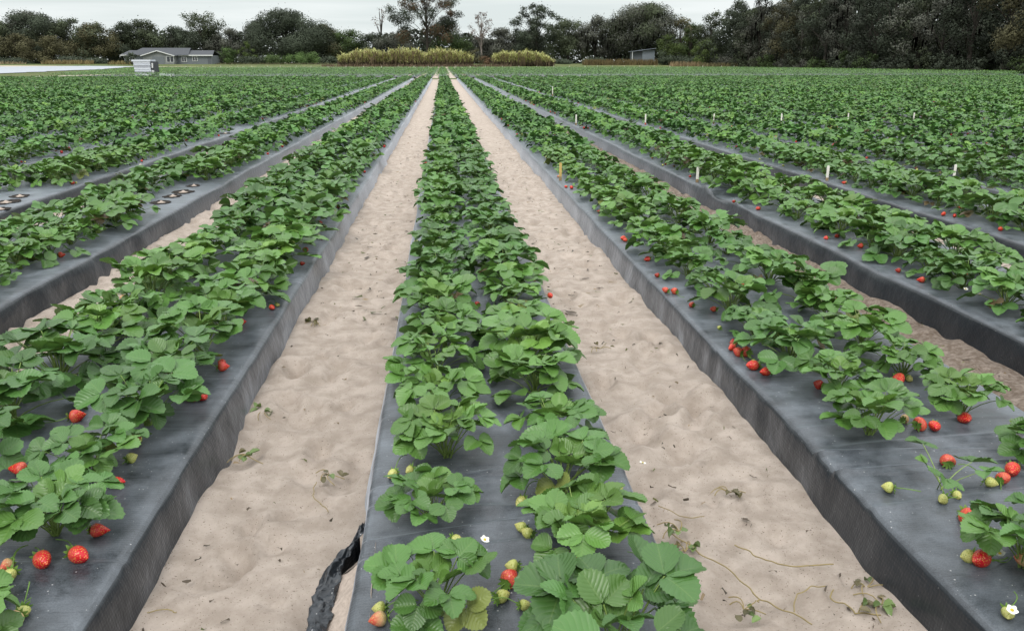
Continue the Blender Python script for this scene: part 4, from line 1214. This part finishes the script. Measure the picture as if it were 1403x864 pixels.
# ------------------------------------------------------------------ yellow-green cane thickets
def cane(px0, px1, tops, D, depth, n, seed, label):
    rng = np.random.default_rng(seed)
    x0, x1 = xat(px0, D), xat(px1, D); b = NB(); st = NB()
    root = obj('cane_thicket', None, loc=(0.5 * (x0 + x1), D, float(gz(0, D))), label=label, cat='cane thicket', group='yellow-green cane thickets before the trees')
    cxm = 0.5 * (x0 + x1)
    xs = rng.uniform(x0, x1, n); yy = rng.uniform(0, depth, n)
    pxs = np.linspace(px0, px1, len(tops))
    hx = np.interp(xs, [xat(p, D) for p in pxs], [zat(tp, p, D) - float(gz(0, D)) for p, tp in zip(pxs, tops)])
    hx = hx * rng.uniform(.66, 1.06, n) * (1 + .34 * vnoise(xs * .45, yy * .3, seed) + .22 * vnoise(xs * 1.6, yy * .3, seed + 1))
    z0 = hx * rng.uniform(.12, .86, n)
    a = rng.uniform(0, 2 * PI, n); l = rng.uniform(.6, 1.5, n)
    wd = rng.uniform(.035, .09, n)
    base = np.stack([xs - cxm, yy, z0], -1)
    dr = np.stack([np.cos(a) * .55, np.sin(a) * .55, np.full(n, .85)], -1) * l[:, None]
    sd_ = np.stack([-np.sin(a) * wd, np.cos(a) * wd, 0 * a], -1)
    mid = base + dr * .6; tip = base + dr * np.array([1.35, 1.35, .75])
    mid[:, 2] = np.minimum(mid[:, 2], hx * 1.03)
    V = np.stack([base - sd_ * .6, base + sd_ * .6, mid + sd_, mid - sd_, tip + sd_ * .15, tip - sd_ * .15], 1)
    k = np.arange(n)[:, None] * 6
    Q = np.concatenate([k + np.array([[0, 1, 2, 3]]), k + np.array([[3, 2, 4, 5]])])
    c = np.array([.42, .43, .17]) * rng.uniform(.72, 1.25, (n, 1)); dry = rng.random(n) < .12; c[dry] = np.array([.34, .27, .14])
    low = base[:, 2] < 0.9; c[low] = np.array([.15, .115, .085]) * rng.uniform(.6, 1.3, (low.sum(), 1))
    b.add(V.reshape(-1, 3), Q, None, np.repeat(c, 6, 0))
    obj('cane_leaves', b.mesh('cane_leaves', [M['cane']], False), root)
    m = n // 8
    for q in range(m):
        x, y_, h_ = xs[q] - cxm, yy[q], hx[q] * .8
        st.add([(x - .03, y_, 0), (x + .03, y_, 0), (x + .02 + rng.normal(0, .15), y_, h_), (x - .02 + rng.normal(0, .15), y_, h_)], [(0, 1, 2, 3)], None, np.array([.14, .105, .06]) * rng.uniform(.6, 1.3))
    obj('cane_stalks', st.mesh('cane_stalks', [M['cane']], False), root)
cane(463, 648, (75, 70, 68, 68, 69, 65, 66, 71, 68, 68, 70, 76), 222, 5, 17000, 41, 'long yellow-green cane thicket left of centre, before the tall sparse tree')
cane(676, 760, (76, 71, 72, 71, 69, 71, 74, 82), 222, 5, 8000, 42, 'shorter domed yellow-green cane thicket right of centre')

# dry grass at the foot of the trees
rng = np.random.default_rng(52); b = NB()
def drygrass(px0, px1, D, n, h, col):
    x = rng.uniform(xat(px0, D), xat(px1, D), n); y = D + rng.uniform(-2, 3, n); z = gz(x, y)
    hh = h * rng.uniform(.5, 1.2, n); a = rng.uniform(0, 6.28, n); wd = .12; s = np.stack([np.cos(a) * wd, np.sin(a) * wd, 0 * a], -1)
    P = np.stack([x, y, z], -1); tp = P + np.stack([rng.normal(0, .2, n), rng.normal(0, .2, n), hh], -1)
    b.add(np.stack([P - s, P + s, tp + s * .2, tp - s * .2], 1).reshape(-1, 3), np.arange(4 * n).reshape(n, 4), None, np.repeat(np.array(col) * rng.uniform(.6, 1.3, (n, 1)), 4, 0))
drygrass(800, 900, 236, 1500, 1.5, (.13, .10, .045)); drygrass(-200, 30, 254, 900, .8, (.25, .20, .12)); drygrass(60, 125, 252, 800, 1.1, (.22, .17, .08)); drygrass(150, 178, 246, 300, 1.0, (.22, .18, .08))
drygrass(920, 960, 222, 400, 1.2, (.24, .18, .10)); drygrass(296, 470, 246, 900, .5, (.10, .10, .05)); drygrass(440, 700, 218, 1500, .7, (.13, .095, .06)); drygrass(960, 1010, 218, 500, 1.0, (.14, .12, .06))
obj('dry_grass', b.mesh('dry_grass', [M['cane']], False), kind='stuff', label='dry brown grass along the foot of the trees', cat='grass')

# ------------------------------------------------------------------ house
D = 252.0; hx0, hx1 = xat(168, D), xat(292, D); hz = float(gz(0, D)) - 0.05
sc = D / F
root = obj('house', None, loc=(hx0, D, hz), label='grey single-storey house with dark roof and white-trimmed gable', cat='house')
Wd = hx1 - hx0; PX = lambda p: (p - 168) / (292 - 168) * Wd
eave = zat(75.5, 230, D) - hz; ridge = zat(65.5, 230, D) - hz; ridge2 = zat(69, 270, D) - hz
g = G(); g.box(0.6, Wd - 0.4, 0, 9, 0, eave - 0.08); obj('wall', g.mesh('wall', M['house_wall']), root)
g = G()
g.slab([(PX(176), -0.7, eave), (PX(260), -0.7, eave), (PX(257), 4.5, ridge), (PX(190), 4.5, ridge)], (0, 0, -.15))
g.slab([(PX(190), 4.503, ridge), (PX(257), 4.503, ridge), (PX(260), 9.7, eave), (PX(176), 9.7, eave)], (0, 0, -.15))
g.slab([(PX(166), -0.2, eave), (PX(190), -0.2, eave), (PX(193), 4.2, ridge2), (PX(172), 4.2, ridge2)], (0, 0, -.15))
g.slab([(PX(254), -0.4, eave + .003), (PX(293), -0.4, eave + .003), (PX(290), 4.2, ridge2), (PX(250), 4.2, ridge2)], (0, 0, -.15))
g.slab([(PX(250), 4.203, ridge2), (PX(290), 4.203, ridge2), (PX(293), 9.0, eave), (PX(254), 9.0, eave)], (0, 0, -.15))
rf = obj('roof', g.mesh('roof', M['shingle']), root)
g = G(); g.box(PX(246), PX(293), -0.56, -0.42, eave - .28, eave + .02); g.box(PX(166), PX(200), -0.36, -0.22, eave - .24, eave + .02); obj('fascia', g.mesh('fascia', M['white_paint']), rf)
# projecting gable
gz0 = zat(69.5, 222, D) - hz; ga, gb, gm = PX(199), PX(245), PX(222)
g = G()
g.slab([(ga + .5, -3.0, 0), (gb - .5, -3.0, 0), (gb - .5, -3.0, eave - .25), (gm, -3.0, gz0 - .35), (ga + .5, -3.0, eave - .25)], (0, 3.0, 0))
gw = obj('gable_wall', g.mesh('gable_wall', M['house_gable']), root)
g = G()
g.slab([(ga, -3.5, eave - .2), (gm, -3.5, gz0), (gm, 2.5, gz0), (ga, 2.5, eave - .2)], (0, 0, -.14)); g.slab([(gm + .002, -3.5, gz0), (gb, -3.5, eave - .2), (gb, 2.5, eave - .2), (gm + .002, 2.5, gz0)], (0, 0, -.14))
obj('gable_roof', g.mesh('gable_roof', M['shingle']), root)
g = G()
g.slab([(ga, -3.52, eave - .42), (gm, -3.52, gz0 - .22), (gm, -3.52, gz0 + .02), (ga, -3.52, eave - .18)], (0, -.1, 0)); g.slab([(gm + .002, -3.52, gz0 - .22), (gb, -3.52, eave - .42), (gb, -3.52, eave - .18), (gm + .002, -3.52, gz0 + .02)], (0, -.1, 0))
obj('gable_trim', g.mesh('gable_trim', M['white_paint']), gw)
def window(x0, x1, z0, z1, y):
    f = G(); f.box(x0, x1, y - .10, y - .003, z0, z1); w_ = obj('window', f.mesh('window', M['white_paint']), root)
    p = G(); n_ = 2
    for q in range(n_):
        a = x0 + .12 + q * (x1 - x0 - .12) / n_; p.box(a, a + (x1 - x0 - .12) / n_ - .12, y - .112, y - .104, z0 + .12, z1 - .12)
    obj('pane', p.mesh('pane', M['dark_glass']), w_)
window(PX(233), PX(243), .55, eave - .35, -3.0); window(PX(249), PX(256), .7, eave - .55, 0.0); window(PX(264), PX(271), .9, eave - .4, 0.0); window(PX(178), PX(186), .8, eave - .5, 0)
dg = G(); dg.box(PX(214), PX(230), -3.08, -3.003, 0, eave - .5); gd = obj('garage_door', dg.mesh('garage_door', M['house_wall']), root)
dg = G(); dg.box(PX(285), PX(289), -.08, -.003, 0.05, 2.05); obj('door', dg.mesh('door', M['shed_wall']), root)

# shed at the wood
D = 246.0; x0 = xat(866, D); sz0 = float(gz(0, D)) - .05; Ws = 30 / F * D
root = obj('shed', None, loc=(x0, D, sz0), label='small dark shed with pale metal roof under the mossy oak', cat='shed')
top = zat(67, 880, D) - sz0
g = G(); g.box(Ws * .45, Ws, 0, 4, 0, top - .35); obj('wall', g.mesh('wall', M['shed_metal']), root)
g = G(); g.box(0.2, Ws * .45 - .003, 0.4, 4, 0, top - .85); obj('dark_bay', g.mesh('dark_bay', M['shed_wall']), root)
g = G(); g.slab([(-.3, -.8, top - .75), (Ws * .45, -.8, top - .35), (Ws * .45, 4.6, top - .35), (-.3, 4.6, top - .75)], (0, 0, -.1)); g.slab([(Ws * .45 + .004, -.8, top - .3), (Ws + .3, -.8, top + .15), (Ws + .3, 4.6, top + .15), (Ws * .45 + .004, 4.6, top - .3)], (0, 0, -.1))
obj('roof', g.mesh('roof', M['shed_metal']), root)
g = G(); g.box(-.2, -.08, -.7, -.58, 0, top - .83); obj('post', g.mesh('post', M['white_paint']), root)

# white ribbed bin standing at the end of the rows
D = 99.0; x0 = xat(181.5, D); Wb = 27.5 / F * D * .98; z0 = float(gz(0, D)); top = zat(82, 197, D) - z0
root = obj('storage_bin', None, loc=(x0, D, z0), label='white ribbed storage bin with dark end standing beyond the rows, front of the house', cat='storage bin')
Lw = Wb * .80
g = G()
nr = 9
for q in range(nr):
    a, b2 = q / nr, (q + 1) / nr; zz = .16 + (top - .34) * a; ze = .16 + (top - .34) * b2
    g.box(0.06 + (.1 * (1 - a)), Lw - .02, -(.0 if q % 2 else .06), 1.6, zz + .004, ze - .004)
obj('ribbed_side', g.mesh('ribbed_side', M['bin_white']), root)
g = G()
for q in (2, 5, 6): g.box(.12, Lw - .06, -.075, -.064, .16 + (top - .34) * (q / nr) + .03, .16 + (top - .34) * ((q + 1) / nr) - .03)
obj('grey_band', g.mesh('grey_band', M['bin_grey']), root)
g = G(); g.box(-.06, Lw + .06, -.12, 1.7, top - .175, top); obj('lid', g.mesh('lid', M['bin_white']), root)
g = G(); g.box(Lw, Wb - .1, .06, 1.55, .16, top - .2); de = obj('dark_end', g.mesh('dark_end', M['bin_dark']), root)
g = G(); xm = (Lw + Wb) / 2 - .05
g.tube([(xm, -.02, .3), (xm, -.02, .72)], .14, 10); g.tube([(xm, -.02, .95), (xm + .04, -.02, 1.5)], .09, 8); obj('white_pipe', g.mesh('white_pipe', M['white_paint'], True), de)
g = G(); g.box(.1, Wb - .1, .05, .25, 0, .155); g.box(.1, Wb - .1, 1.3, 1.5, 0, .155); obj('skid', g.mesh('skid', M['bin_grey']), root)
g = G(); xa, xb = xat(216, D) , xat(233, D)
g.box(0, xb - xa, 0, .9, 0, .28)
for q in range(4): g.box(.05 + q * (xb - xa) / 4, (q + .85) * (xb - xa) / 4, .05, .85, .284, .34)
obj('white_tray_stack', g.mesh('white_tray_stack', M['bin_white']), None, (xa, D, z0), label='low white tray stack on the ground right of the white ribbed bin', cat='tray stack')
# narrow pale tracks of spilled film along the cross track on the right
for k in range(7):
    xa = xat(915 + k * 34, 87.0); l = 1.6 + .5 * math.sin(k * 2.2)
    b = NB(); tt = np.linspace(0, 1, 9); ss = np.linspace(0, 1, 4)
    T_, S_ = np.meshgrid(tt, ss, indexing='ij')
    V = np.stack([T_ * l, S_ * .5 + .1 * np.sin(T_ * 5 + k), .06 + .10 * np.sin(S_ * PI) + .05 * vnoise(T_ * 5, S_ * 3, 95 + k)], -1).reshape(-1, 3)
    b.add(V, grid_quads(9, 4))
    obj('white_film_strip', b.mesh('white_film_strip', [M['white_paint']]), None, (xa, 87.0, 0), label='pale film strip lying along the cross track, %s from the left of its line' % ordinal(k + 1), cat='film strip', group='white film strips along the cross track')
